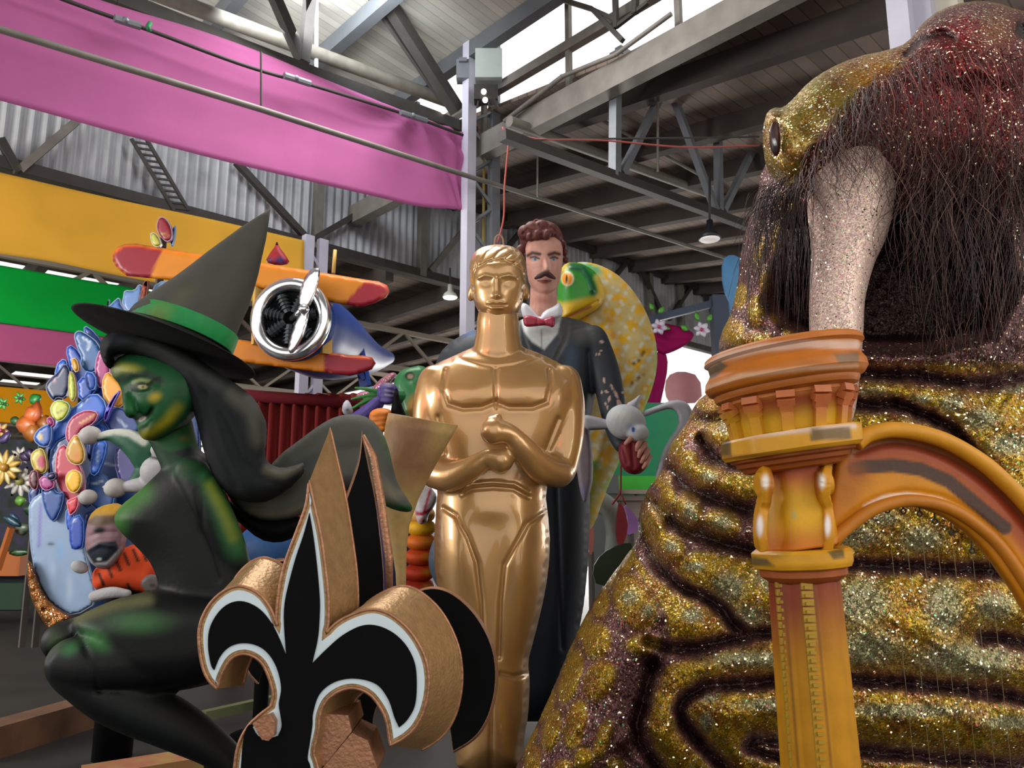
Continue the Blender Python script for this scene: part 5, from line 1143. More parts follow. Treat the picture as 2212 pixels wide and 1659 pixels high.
carve(s, [[(1234,575),(1258,580),(1272,600),(1280,625)]], 7, -8); carve(s, [[(1215,690),(1250,672),(1290,650)]], 3, 5); lump(s, [(1228,602,14,16,6)])
p = Paint(s, '#d9b024').poly([(1195,610),(1240,560),(1290,575),(1300,600),(1285,640),(1240,650),(1215,655),(1195,650)], '#2f8a28', 9).line([(1234,575),(1258,580),(1272,600),(1282,630)], 8, '#145c34', 5).spot(1226, 602, 16, 18, '#e8e0c0', 1, .3).spot(1225, 602, 13, 16, '#dc8c16', 1, .25).spot(1224, 603, 3, 13, '#16130c', 1, .4).line([(1215,692),(1250,674),(1275,662)], 3, '#a0482c', 2.5).line([(1290,600),(1308,640),(1298,668)], 7, '#e0c25a', 6, .8)
build('head', s, paint_gloss, cob, colors=p.c)
# ------------------------------------------------------------------ biplane
AY = 6.75
bp_ = thing('biplane', 'orange and red model biplane with chrome propeller above the witch hat', 'aeroplane', [P(620, 900, AY)[0], AY+.4, P(620, 850, AY)[2]])
tw = [(243,548),(252,534),(270,527),(294,526),(353,536),(452,552),(563,568),(667,584),(789,604),(818,608),(836,616),(842,630),(834,643),(809,655),(778,664),(739,657),(680,647),(577,624),(470,612),(380,606),(312,600),(274,596),(253,580),(244,564)]
s = inflate(tw, AY, 7, 7, 6, 0); p = Paint(s, '#d07e18').poly([(235,500),(362,500),(353,536),(318,610),(235,610)], '#8c1a2c', 2).poly([(795,600),(860,590),(860,680),(738,662)], '#a01c30', 2)
p.line([(244,545),(268,529),(294,528),(353,538),(452,554),(563,570),(667,586),(789,606),(830,614)], 4, '#e8702a', 3, .8).line([(820,610),(838,620),(840,634),(826,646)], 5, '#dc6a52', 4, .8)  # lighter rim lines paint the skylight's gleam onto the wing edge
build('upper_wing', s, paint_gloss, bp_, colors=p.c)
s = inflate([(280,700),(757,767),(785,768),(804,772),(812,785),(804,798),(775,808),(755,812),(280,752)], AY+.05, 6, 6, 6, 0); build('lower_wing', s, paint_gloss, bp_, colors=Paint(s, '#c8761c').poly([(700,740),(830,740),(830,830),(700,830)], '#8e1c2e', 2).line([(740,766),(800,772)], 4, '#e8602a', 3, .8).c)
s = M(); c0 = P(630, 690, AY-.1); q = [(c0+[0, .05+.0, 0], .36), (c0+[0, .35, 0], .42), (c0+[.1, 1.0, .0], .40), (c0+[.25, 2.2, .1], .22), (c0+[.4, 3.0, .25], .08)]
tube(s, spline(np.array([a for a, r_ in q]), 14), np.interp(np.linspace(0, 4, 14), range(5), [r_ for a, r_ in q]), 28)
build('fuselage', s, mat('plane_blue', '#1d3f8e', rough=.4), bp_)
s = M(); an = np.linspace(0, 2*math.pi, 41)[:-1]; tube(s, c0+[0, -.02, 0]+np.outer(np.cos(an), RV)*.31+np.outer(np.sin(an), [0, 0, 1.])*.33, .065, 14, closed=True); build('cowling', s, chrome, bp_)
s = M(); tube(s, [c0+[0, .0, 0], c0+[0, .03, 0]], .3, 32); build('engine_plate', s, flat_black, bp_, False)
eng = mat('engine_iron', '#2c3034', rough=.5, metal=.4)
for k in range(7):
    a_ = 2*math.pi*k/7+.2; s = M(); d_ = RV*math.cos(a_)+np.array([0, 0, 1.])*math.sin(a_); tube(s, [c0+d_*.06+[0, -.02, 0], c0+d_*.24+[0, -.02, 0]], .045, 10)
    for j in range(4): tube(s, [c0+d_*(.1+.035*j)+[0, -.02, 0], c0+d_*(.112+.035*j)+[0, -.02, 0]], .058, 10)
    build('cylinder_head', s, eng, bp_, False)
for c_ in ([(643,652),(652,610),(668,584),(684,576),(692,582),(690,606),(680,640),(668,664),(652,668)], [(656,668),(668,672),(664,700),(652,735),(636,762),(624,764),(622,745),(632,710),(644,680)]):
    s = inflate(c_, AY-.3, 6, 7, 5, 1); build('propeller_blade', s, chrome, bp_)
s = M(); pball(s, 656, 668, AY-.34, 12, 12, 14); tube(s, [P(656, 668, AY-.3), c0], .03, 10); build('propeller_hub', s, chrome, bp_)
for x1, y1, x2, y2 in ((706,655,704,765),(560,622,556,745),(460,606,455,730)):
    s = M(); beam(s, P(x1, y1, AY+.03), P(x2, y2, AY+.03), .05, .1); build('wing_strut', s, mat('strut_tan', '#caa255', rough=.5) if x1 == 706 else bpy.data.materials['strut_tan'], bp_, False)
s = M(); beam(s, P(702,650,AY+.9), P(702,720,AY+.9), .12, .05); beam(s, P(770,735,AY+.9), P(790,835,AY+.9), .14, .05)
beam(s, P(690, 700, AY+.9), P(790, 820, AY+.9), .1, .05); build('tail_board', s, bpy.data.materials['plane_blue'], bp_, False)
s = M(); tube(s, [P(720, 590, AY+.1), P(724, 540, AY+.1)], .018, 8); build('aerial', s, bpy.data.materials['strut_tan'], bp_)
def simple(name, lab, cat, c_, Y, T, col, marks=(), sm=1, step=6, mt=None, group=None, R=None, carvings=()):
    s = inflate(c_, Y, T, R or T*1.1, step, sm)
    for a in carvings: carve(s, *a)
    p = Paint(s, col)
    for kind, *a in marks: getattr(p, kind)(*a)
    return tag(build(name, s, mt or paint, colors=p.c), lab, cat, group)
simple('cone_cap', 'red and navy pointed cap standing on the orange upper wing', 'cap', [(572,566),(584,545),(594,532),(598,520),(603,533),(618,552),(628,570),(600,574)], AY+.1, 12, '#8e1f28', [('spot', 605, 562, 14, 10, '#232a66', .95, .6), ('spot', 582, 562, 8, 8, '#232a66', .9, .6)])

# raised carnival platform that carries the biplane
pl = thing('float_platform', 'red skirted parade platform under the biplane, mostly hidden by the witch', 'platform', [P(640, 1100, 7.6)[0], 7.9, 0])
s = M(); a0, a1 = P(470, 850, 7.3), P(775, 870, 7.3); zt = a0[2]
n = 60; V = []; 
for i in range(n):
    t_ = i/(n-1); x_ = a0[0]+(a1[0]-a0[0])*t_; y_ = 7.3+.05*math.sin(i*1.3); V += [[x_, y_, zt], [x_, y_+.0, 0.25]]
V2 = [[a, b+1.4, c] for a, b, c in V]; f_ = [(2*i, 2*i+1, 2*i+3, 2*i+2) for i in range(n-1)]; k_ = 2*n
f2 = f_+[tuple(j+k_ for j in q[::-1]) for q in f_]+[(2*i, 2*i+2, 2*i+2+k_, 2*i+k_) for i in range(n-1)]+[(0, k_, k_+1, 1), (2*n-2, 2*n-1, 2*n-1+k_, 2*n-2+k_)]
s.add(V+V2, f2); fix_normals(s); build('skirt', s, cloth_mat('red_skirt_cloth', '#8a2f2e'), pl)
s = M(); tube(s, [P(470, 850, 7.28), P(778, 872, 7.28)], .06, 12); build('roll_edge', s, cloth_mat('dark_red_roll', '#6e1f26'), pl)
s = M(); 
for x_ in (.1, 1.2): tube(s, [[a0[0]+x_, 7.9, 0.02], [a0[0]+x_, 7.9, .4]], .12, 12)
build('caster', s, flat_black, pl, auto=40)
simple('blue_ball', 'big smooth blue ball behind the witch back', 'ball', [(580+78*math.cos(i*.314), 1205+78*math.sin(i*.314)) for i in range(20)], 5.4, 70, '#1b4678')
s = M(); e = P(580, 1205, 5.45); tube(s, [[e[0], e[1], .0], [e[0], e[1], .06], [e[0], e[1], .1], [e[0], e[1], e[2]-.22]], [.2, .2, .05, .05], 16); tag(build('ball_stand', s, flat_black, auto=40), 'black round-footed stand under the blue ball', 'stand')

# ------------------------------------------------------------------ small figures between witch and gold statue
cr = thing('creature_figure', 'green and purple goblin hands reaching out beside the gold shoulder', 'figure', [P(830, 1000, 6.8)[0], 6.9, 0])
g = M(); pcap(g, [(895,860,6.9,22),(860,856,6.8,18),(825,852,6.75,14)], 12)
for x, y, x2, y2 in ((800,842,768,838), (795,855,760,862), (792,866,758,884), (800,876,766,900), (812,872,790,906)): pcap(g, [(828,854,6.75,8),(x,y,6.7,5.5),(x2,y2,6.72,3)], 8)
g = remesh(g, .008, 2); build('green_hand', g, paint_gloss, cr, colors=Paint(g, '#2f6a2c').spot(870, 850, 30, 20, '#2c7a48', .7, 1).c)
g = M(); pcap(g, [(745,930,6.6,22),(790,895,6.55,18),(815,872,6.5,15)], 12); pball(g, 838, 850, 6.48, 24, 24, 18)
for k in range(4): pcap(g, [(826,838+k*9,6.36,5.5),(842,839+k*9,6.33,5.5),(854,843+k*8,6.38,5)], 8)
g = remesh(g, .008, 1); build('purple_hand', g, paint, cr, colors=Paint(g, '#4b3d80').spot(840, 850, 26, 26, '#312b50', .7, 1).line([(832,842),(852,846)], 2, '#8784a0', 2, .7).line([(832,852),(852,855)], 2, '#8784a0', 2, .7).spot(840, 830, 24, 8, '#77706f', .7, 1).c)
g = M(); pcap(g, [(900,885,6.9,40),(880,830,6.9,30),(905,815,6.9,26)], 14); g = remesh(g, .012, 3); lump(g, [(888,815,12,10,-6)]); build('green_head', g, paint_gloss, cr, colors=Paint(g, '#2f7040').spot(885, 812, 13, 11, '#12281a', 1, .4).spot(886, 813, 8, 7, '#a89070', 1, .4).spot(900, 880, 30, 40, '#c07a1c', .9, .8).c)
s = inflate([(852,842),(858,838),(866,870),(880,905),(892,935),(886,955),(865,985),(840,1010),(815,1010),(830,950),(842,900)], 6.3, 12, 12, 6, 1); build('black_cape', s, flat_black, cr)
s = inflate([(796,905),(800,888),(820,880),(843,884),(846,892),(838,910),(835,935),(820,930),(806,918)], 6.25, 16, 14, 4, 1); carve(s, [[(804,902),(838,898)], [(808,912),(838,908)], [(815,922),(838,918)]], 2, 4); build('orange_ruff', s, mat('orange_foam', '#d0741e', rough=.6), cr)
s = M(); c0 = P(850, 1100, 6.8); tube(s, [[c0[0], 6.9, 0.02], [c0[0], 6.9, P(850, 960, 6.9)[2]]], .22, 16); build('body_column', s, mat('goblin_robe', '#2a2350', rough=.8), cr)
simple('pink_ribbon', 'pink glitter ribbon curling above the green goblin hand', 'ribbon', [(768,858),(772,848),(800,842),(825,815),(848,803),(858,808),(845,825),(825,842),(800,856),(776,866)], 7.0, 6, '#b8718e', mt=glit_fine)
simple('blue_ribbon', 'light blue ribbon strip behind the purple goblin fist', 'ribbon', [(790,838),(815,832),(830,836),(815,844),(795,848)], 7.1, 5, '#6f9cd8')
simple('white_bulb_shape', 'white and black rounded foam piece on top of the grey cloak', 'foam piece', [(738,892),(740,872),(750,862),(758,872),(764,892),(755,900)], 6.3, 10, '#b0b0b8', [('spot', 750, 886, 8, 8, '#1a2236', 1, .6)])
hs = thing('toy_horse', 'small white horse head with red bridle on a stack of orange and yellow rings', 'horse figure', [P(905, 1300, 5.9)[0], 5.95, 0])
s = inflate([(892,1040),(900,1030),(915,1038),(940,1062),(946,1078),(936,1098),(926,1112),(922,1130),(905,1134),(898,1118),(894,1090),(888,1064)], 5.75, 20, 16, 4, 1); p = Paint(s, '#c9c4c8').line([(930,1058),(922,1085),(916,1105)], 3, '#a81e3a', 2).line([(893,1108),(912,1110),(934,1100)], 4, '#a81e3a', 2).spot(906, 1050, 5, 6, '#1a1a24', 1, .5).spot(912, 1124, 9, 9, '#b0726a', 1, .5).spot(914, 1125, 3, 3, '#201416', 1, .4); build('head', s, paint, hs, colors=p.c)
for k, (y_, r_, c_) in enumerate(((1112,28,'#d9a35a'),(1140,31,'#d8a018'),(1170,32,'#d26a1c'),(1202,33,'#c8491a'),(1236,34,'#c03a1c'),(1268,34,'#b8331c'),(1300,34,'#a82c1c'),(1335,34,'#a82c1c'))):
    s = M(); pball(s, 912-k*1.5, y_, 5.9, r_, 19, r_); build('ring', s, paint, hs, colors=Paint(s, c_).spot(925, y_, 18, 12, '#dcaa28', .7, 1).c)
s = M(); c0 = P(905, 1340, 5.9); tube(s, [[c0[0], 5.9, 0.02], [c0[0], 5.9, c0[2]+.05]], .1, 12); build('post', s, flat_black, hs)
simple('grey_blue_shape', 'grey-blue rounded prop between ring stack and gold thigh', 'prop', [(945,1150),(930,1180),(924,1215),(934,1250),(960,1290),(970,1160)], 5.4, 20, '#4c5a68')

# ------------------------------------------------------------------ cut-out boards of the blue float
ply = mat('cutout_paint', attr=True, rough=0.45, var=0.06, vscale=9, coat=.3)
bf = thing('blue_float', 'tall blue parade float covered with painted cut-out boards behind the witch', 'parade float', [P(250, 1300, 7.2)[0], 7.3, 0])
nb = [0]
def cut(c_, Y, col, border='#b9b4c8', bw=1.8, marks=(), name='cutout_board', parent=None, sm=1, zig=0):
    c_ = smoothc(c_, sm) if sm else np.asarray(c_, float)
    s = plate(c_, Y, Y+.03); b_ = build(name, s, ply, parent or bf, False, colors=np.tile(np.array(lin(border or col))*.6+np.array(lin(col))*.4, (len(s.V()), 1)))
    ci = inset(dens(c_, 6), bw); s = inflate(ci, Y-.002, 1.6, 2, 5, 0); p = Paint(s, col)
    for kind, *a in marks: getattr(p, kind)(*a)
    f_ = build('painted_face', s, ply, b_, True, colors=p.c, org=_org[(parent or bf).name]); f_.location = (0, 0, 0)
    b_.location = (0, 0, 0); _org[b_.name] = _org[(parent or bf).name]
    nb[0] += 1
    return b_
cut([(150,880),(240,860),(430,880),(440,1330),(200,1330),(160,1200),(120,1100),(105,1000)], 7.2, '#1b3a70', '#2a4f8e', marks=[('spot',270,1050,40,30,'#23508c',.8,1),('spot',230,1150,50,40,'#14264c',.8,1),('line',[(215,1000),(250,1005),(262,1008)],2,'#8fa0b8',2),('line',[(200,1025),(230,1032)],2,'#8fa0b8',2)], sm=0)
for c_, dz, col, bd, mk in (
  ([(158,722),(170,712),(190,722),(212,740),(222,768),(212,800),(190,808),(172,790),(176,770),(166,752)], -.10, '#1f5590', '#8fa4c0', [('line',[(180,730),(195,740),(188,756)],2,'#c0ccd8',2)]),
  ([(140,752),(158,742),(190,790),(238,800),(248,850),(200,862),(150,832),(150,790)], -.05, '#1b45a2', '#2f60c0', []),
  ([(97,832),(110,815),(122,806),(140,782),(152,800),(150,836),(140,862),(122,858),(116,868),(102,852)], -.14, '#16274f', '#233a70', [('spot',118,822,5,8,'#8c5f70',.8,.6)]),
  ([(152,775),(165,772),(172,800),(160,806)], -.18, '#d0941e', '#b0a070', []),
  ([(216,750),(204,785),(206,822),(216,842),(228,825),(240,800),(230,768)], -.16, '#9c2a6e', '#b8a4c4', []),
  ([(230,800),(218,828),(224,866),(255,884),(272,870),(266,836),(250,815)], -.2, '#d89418', '#b9a9a0', []),
  ([(162,876),(204,844),(232,872),(224,912),(160,934),(112,962),(106,1010),(124,1072),(108,1058),(100,1000),(106,930)], -.22, '#2a60c2', '#9ab2da', [('line',[(172,878),(186,862)],3,'#8fb0e0',2)]),
  ([(106,886),(114,868),(130,862),(152,872),(148,892),(136,908),(120,912)], -.28, '#b8be44', '#8cc0c8', [('line',[(125,892),(140,884)],1.5,'#7a5a20',1.5)]),
  ([(98,905),(110,898),(118,915),(108,925)], -.3, '#9a2f70', '#b06a9a', []),
  ([(140,946),(144,915),(160,895),(188,884),(214,890),(204,915),(180,925),(168,945),(150,962)], -.34, '#9e2646', '#c4a4cc', [('line',[(172,915),(205,895)],2,'#c89a60',1.5)]),
  ([(120,985),(126,965),(142,958),(170,1000),(182,1030),(182,1070),(166,1102),(140,1075),(124,1050),(118,1015)], -.32, '#b02a42', '#c8a8c8', [('spot',172,1070,12,30,'#5c1a20',.9,.8)]),
  ([(165,934),(176,955),(184,978),(180,1000),(166,1006),(148,998),(140,978),(148,955)], -.38, '#bd8a1c', '#c8c0b0', [('spot',166,985,12,16,'#d0641c',.8,1),('spot',163,955,4,4,'#e8e0c8',1,.5)]),
  ([(143,1022),(160,1012),(176,1022),(176,1048),(164,1066),(148,1062),(140,1042)], -.38, '#e0ac1c', '#d8c8a8', []),
  ([(142,1082),(156,1076),(170,1070),(168,1100),(150,1116),(146,1100)], -.4, '#cc3c4a', '#d8a0b8', []),
  ([(70,950),(78,930),(96,918),(112,915),(110,962),(90,968)], -.3, '#214f9e', '#7090c0', [('spot',88,944,6,8,'#c8b050',1,.5)]),
  ([(64,985),(74,972),(92,966),(100,990),(102,1018),(86,1026),(70,1012)], -.3, '#b9a440', '#b0a060', [('spot',90,998,12,18,'#a82450',1,.4)]),
  ([(205,952),(232,950),(226,990),(208,1030),(192,1022),(198,985)], -.26, '#2b62c8', '#5a86d8', [('line',[(212,975),(209,998)],2,'#b0c8e8',1.5)]),
  ([(222,905),(230,884),(262,878),(296,898),(308,930),(280,940),(240,936)], -.2, '#1d3a80', '#3a6ab8', [('line',[(255,905),(272,922)],2.5,'#a0b4d4',2)]),
  ([(240,860),(262,838),(240,880),(228,915),(222,900)], -.26, '#6a5ad8', '#8a70e0', []),
  ([(60,1100),(68,1078),(92,1062),(130,1074),(172,1120),(184,1200),(214,1300),(160,1332),(128,1318),(92,1286),(68,1215)], -.3, '#8299b8', '#8f9cc0', [('line',[(88,1090),(84,1180)],3,'#6f66b0',3),('spot',130,1190,14,40,'#6f98c4',.8,1),('spot',150,1270,12,50,'#a8b4c8',.7,1),('spot',112,1240,14,50,'#95a8c8',.8,1),('spot',110,1175,12,6,'#28303c',.9,.8)]),
  ([(88,1052),(100,1060),(112,1052),(126,1066),(138,1060),(136,1090),(118,1130),(104,1120),(92,1090)], -.36, '#24488c', '#3f68a8', []),
  ([(148,1120),(180,1108),(182,1180),(166,1190),(150,1184)], -.4, '#1e46a6', '#3a60b0', [('spot',160,1124,8,4,'#98a8b0',.8,.6)]),
  ([(142,1098),(160,1096),(158,1140),(146,1150),(140,1125)], -.38, '#2556b4', '#8ea8d0', []),
  ([(62,1020),(80,1012),(84,1040),(78,1062),(62,1050)], -.34, '#58282e', '#a04468', []),
  ([(84,1030),(110,1026),(120,1050),(100,1062),(86,1052)], -.38, '#a03c80', '#c08cb0', []),
  ([(98,1024),(120,1018),(122,1034),(104,1040)], -.4, '#28204c', '#3c3460', []),
  ([(148,800),(160,806),(166,850),(156,872),(146,850)], -.3, '#b0bc48', '#a04a60', []),
  ([(236,640),(232,664),(244,652),(258,640),(262,662),(290,690),(240,694),(226,690)], -.1, '#3f68ac', '#9ab0cc', []),
  ([(268,626),(290,628),(300,612),(310,620),(304,660),(290,692),(262,660),(266,640)], -.14, '#5f84bc', '#a8a8b0', []),
  ([(338,608),(378,606),(352,640),(326,664),(312,700),(298,690),(322,640)], -.12, '#86b2e2', '#9cc0e8', []),
  ([(310,606),(322,606),(312,660),(300,690),(292,688),(302,640)], -.2, '#7a3020', '#8a4028', [('spot',306,622,6,10,'#e05a3a',1,.6)]),
  ([(340,474),(348,467),(360,472),(371,492),(372,516),(360,524),(346,512),(337,494)], -.1, '#8e1f2c', '#b9b0cc', [('line',[(345,504),(366,508)],1.5,'#a8883c',1.5)]),
  ([(322,506),(332,500),(344,512),(350,532),(330,534)], -.12, '#b8b850', '#c0b8c8', []),
  ([(371,494),(380,484),(374,530),(366,530)], -.06, '#74a2d8', '#90b0d8', []),
  ([(190,1020),(215,1015),(250,1060),(240,1110),(200,1100),(185,1060)], -.2, '#1e4a88', '#5a86b8', [('line',[(200,1045),(222,1040)],2,'#a8b8c0',1.5)]),
  ([(250,960),(300,960),(300,1040),(260,1050),(246,1000)], -.18, '#3a3478', '#5a54a0', []),
  ([(180,800),(206,806),(208,840),(188,846)], -.2, '#1a50b8', '#6aa0e0', [])):
    cut(c_, 7.2+dz, col, bd, marks=mk)
s = M(); c0 = P(250, 900, 7.4); beam(s, [c0[0], 7.4, 0], [c0[0], 7.4, P(250, 700, 7.4)[2]], .1)
c1 = P(345, 600, 7.3); beam(s, [c1[0], 7.3, 0], [c1[0], 7.3, P(350, 515, 7.3)[2]], .06); beam(s, [c0[0], 7.4, P(0, 760, 7.4)[2]], [c1[0], 7.3, P(0, 700, 7.3)[2]], .06)
for x_, y_ in ((185, 740), (130, 830), (90, 960)): e = P(x_, y_, 7.3); beam(s, [e[0], 7.32, 0.3], e, .05)
build('timber_frame', s, wood_dark, bf, False)
# more blue boards filling the gaps
for c_, dz, col, bd in (([(180,700),(205,716),(232,760),(232,812),(214,800),(200,760),(182,728)], -.02, '#173f8a', '#5a86c8'), ([(118,790),(140,770),(150,800),(140,838),(118,845)], -.06, '#2458b8', '#4a7ad0'),
  ([(165,812),(214,818),(206,850),(170,872)], -.12, '#1c4cae', '#3c6cc4'), ([(110,905),(140,890),(150,915),(120,950)], -.15, '#1f52b4', '#5b8ad4'), ([(180,905),(228,915),(232,950),(206,948),(186,938)], -.16, '#2358bc', '#6a96dc'),
  ([(190,940),(204,950),(196,1000),(186,985)], -.2, '#16347c', '#4468b4'), ([(180,1030),(206,1036),(196,1090),(180,1100),(172,1070)], -.14, '#1d4c9c', '#4a78b8'), ([(206,1040),(250,1055),(246,1120),(206,1130)], -.12, '#17407e', '#3d68a4'),
  ([(96,1005),(112,1012),(110,1050),(92,1048)], -.15, '#1b3f94', '#5878b8'), ([(228,700),(262,690),(300,705),(290,730),(240,726)], -.05, '#2a5aa8', '#7a9acc'), ([(60,1055),(88,1050),(80,1085),(64,1095)], -.2, '#1c3c7c', '#5070a8'),
  ([(98,962),(112,950),(112,985),(100,995)], -.17, '#2c2050', '#4a3a70'), ([(178,1110),(204,1100),(206,1180),(184,1200)], -.16, '#15347a', '#3a5a9c')):
    cut(c_, 7.2+dz, col, bd)
s = inflate([(58,1205),(70,1222),(92,1285),(128,1318),(160,1334),(128,1350),(106,1363),(88,1335),(68,1300),(58,1250)], 6.85, 12, 12, 4, 1); lump(s, [(rnd.uniform(60,160), rnd.uniform(1210,1360), 4, 4, rnd.uniform(-6,6)) for i in range(120)]); build('tinsel_fringe', s, glit, bf, colors=Paint(s, '#8a4f18').c)

# ------------------------------------------------------------------ jester and tiger figures at the blue float
jm = paint
js = thing('jester_figure', 'small white-faced jester with green cap and white bobble ends', 'figure', [P(330, 1100, 5.6)[0], 5.65, 0])
for lst, r0 in (([(195,940,5.5,22)], 0), ([(250,1054,5.45,23)], 0), ([(190,1074,5.4,18)], 0)):
    s = M(); x, y, Y_, r_ = lst[0]; pball(s, x, y, Y_, r_, r_*.9, r_); pcap(s, [(x-r_*.5, y, Y_, r_*.6), (x-r_*1.1, y-2, Y_, 3)], 10); build('bobble', s, jm, js, colors=Paint(s, '#aeaaa6').c)
s = M(); pcap(s, [(212,945,5.5,9),(240,940,5.5,13),(275,950,5.5,24),(310,975,5.52,32),(325,1010,5.55,30),(300,1040,5.5,20)], 14); s = remesh(s, .012, 3)
build('cap', s, jm, js, colors=Paint(s, '#27563f').line([(212,940),(245,930),(280,936),(310,955)], 8, '#b4b6ae', 4, .95).spot(250, 965, 24, 8, '#2a2038', .8, 1).c)
s = M(); pball(s, 342, 1018, 5.45, 37, 34, 32); pball(s, 352, 972, 5.45, 26, 17, 22); pcap(s, [(270,1052,5.45,12),(300,1048,5.45,16),(330,1046,5.45,14)], 12); s = remesh(s, .012, 3); carve(s, [[(325,985),(350,992),(376,988)]], 4, 5)
build('face', s, jm, js, colors=Paint(s, '#a8a6a8').line([(325,986),(350,993),(376,988)], 3, '#4a4648', 3).c)
s = M(); pcap(s, [(335,1060,5.6,26),(340,1140,5.65,40),(340,1260,5.65,46)], 14); c0 = P(340, 1200, 5.65); tube(s, [[c0[0], 5.65, .02], [c0[0], 5.65, c0[2]]], .12, 12); build('body', s, mat('jester_green', '#274a3a', rough=.7), js)
tg = thing('tiger_figure', 'striped orange tiger figure with yellow cap and dark goggles beside the witch knees', 'figure', [P(260, 1300, 5.0)[0], 5.05, 0])
s = M(); s.join(inflate([(196,1240),(215,1215),(250,1190),(300,1170),(345,1200),(360,1260),(340,1290),(290,1275),(240,1272),(200,1276)], 5.0, 40, 36, 6, 1)); s = remesh(s, .012, 3)
p = Paint(s, '#d0481c').spot(330, 1250, 26, 40, '#a82818', .8, 1)
for x, y in ((214,1240),(232,1222),(250,1208),(268,1196),(288,1188),(306,1186),(276,1262)): p.line([(x,y),(x+10,y+24)], 3, '#1c1414', 2)
build('body', s, paint_matt, tg, colors=p.c)
s = M(); s.join(inflate([(186,1130),(200,1102),(230,1088),(262,1086),(275,1110),(270,1160),(262,1200),(240,1232),(200,1226),(182,1190)], 4.9, 36, 34, 5, 1)); s = remesh(s, .010, 3); carve(s, [[(190,1160),(215,1150),(250,1150)]], 4, 5); carve(s, [[(188,1190),(215,1175),(248,1180),(255,1195),(230,1222),(200,1218)]], 4, -5)
p = Paint(s, '#8a6a72').poly([(180,1112),(240,1070),(300,1080),(290,1122),(240,1116),(200,1126)], '#a87e22', 4).poly([(185,1130),(205,1114),(255,1112),(270,1125),(210,1138)], '#5c4630', 4).spot(214, 1145, 20, 12, '#15191e', .95, .7).poly([(184,1192),(210,1172),(250,1168),(258,1186),(232,1212),(202,1218)], '#141d2a', 3).line([(184,1196),(200,1222),(236,1218),(262,1186)], 4, '#8d9494', 3).spot(214, 1208, 8, 5, '#b8c0c0', .9, .7)
build('head', s, paint, tg, colors=p.c)
s = M(); pcap(s, [(205,1288,4.9,12),(240,1280,4.85,12),(275,1282,4.85,8)], 10); pball(s, 172, 1225, 4.9, 18, 12, 14, 25); build('white_fur', s, mat('white_fur', '#aaa8aa', rough=.9, bump=.4, bscale=60), tg)
s = M(); s.join(inflate([(300,1260),(318,1240),(345,1242),(348,1275),(320,1284)], 4.85, 8, 8, 4, 1)); build('ear', s, paint, tg, colors=Paint(s, '#5c5450').spot(330, 1265, 12, 8, '#2a1f1c', .9, .8).c)
s = M(); c0 = P(265, 1300, 5.05); tube(s, [[c0[0], 5.08, .02], [c0[0], 5.08, c0[2]+.1]], .12, 14); build('post', s, flat_black, tg)

# ------------------------------------------------------------------ flower float, far left
ff = thing('flower_float', 'flower covered parade float at the far left edge behind the blue float', 'parade float', [P(20, 1200, 10.3)[0], 10.6, 0])
s = M(); a0 = P(-90, 950, 10.6); a1 = P(72, 1200, 10.6); box(s, [(a0[0]+a1[0])/2, 11.1, a0[2]/2+.1], a1[0]-a0[0], 1.0, a0[2]-.2); build('core', s, mat('dark_leaf_core', '#1f2c22', rough=.9, var=.5, vscale=5, col2='#2c2440'), ff, False)
s = M(); box(s, [(a0[0]+a1[0])/2, 10.45, .12+.3], a1[0]-a0[0]+.1, .2, .35); build('base_skirt', s, mat('dark_green_skirt', '#12301c', rough=.8), ff, False)
s = M(); box(s, [(a0[0]+a1[0])/2, 10.4, .95-.1], a1[0]-a0[0], .15, .32); build('orange_band', s, mat('orange_band', '#a5581c', rough=.7), ff, False)
def leaf(m, x, y, Y, L, a, w_, col):
    c_, s_ = math.cos(a), math.sin(a); pts = [(0,-.0),(.3,-.5),(.6,-.45),(1,0),(.6,.45),(.3,.5)]
    m.join(_col(inflate([(x+L*(u*c_)-w_*v*s_, y+L*(u*s_)+w_*v*c_) for u, v in pts], Y, w_*.18, w_*.3, max(3, w_*.3), 1), col))
def _col(m, col): m.c = [np.tile(lin(col), (len(m.V()), 1))]; return m
def flower(lab, x, y, Y, R_, n, pc, cc_, w_=.5, group='flowers of the flower float', par=None):
    t = thing('flower', lab, 'flower', P(x, y, Y), group)
    for k in range(n):
        m = M(); leaf(m, x, y, Y-.01*(k % 2), R_, 2*math.pi*k/n+.2, R_*w_, pc if not isinstance(pc, (list, tuple)) else pc[k % len(pc)]); build('petal', m, ply, t)
    s = M(); pball(s, x, y, Y-.05, R_*.2, R_*.2, R_*.14, col=cc_, seg=12, rings=8); build('flower_center', s, ply, t)
    return t
flower('big cream and yellow daisy at the far left edge', 8, 1010, 10.0, 44, 12, ['#d8c890', '#c8a03c'], '#b0822a', .35)
flower('white daisy with long petals beside the blue float edge', 42, 1040, 10.1, 40, 10, ['#c8c4bc', '#a8a49c'], '#8a8a3c', .35)
flower('white daisy just below the purple leaves', 44, 985, 10.15, 24, 9, ['#c0bcb4'], '#a08a3c', .4)
flower('small pink lily at the left frame edge', 2, 930, 10.0, 22, 6, ['#d89a8c', '#d8b060'], '#a02c50', .5)
flower('lime green star flower on top of the float', 42, 860, 10.2, 16, 6, ['#4fa84a'], '#5c2038', .5)
flower('small lime star flower at the top left corner of the float', 6, 872, 10.3, 16, 6, ['#58b052'], '#2a5a28', .5)
om = thing('orange_blossom', 'large orange blossom on top of the flower float', 'flower', P(55, 905, 9.9))
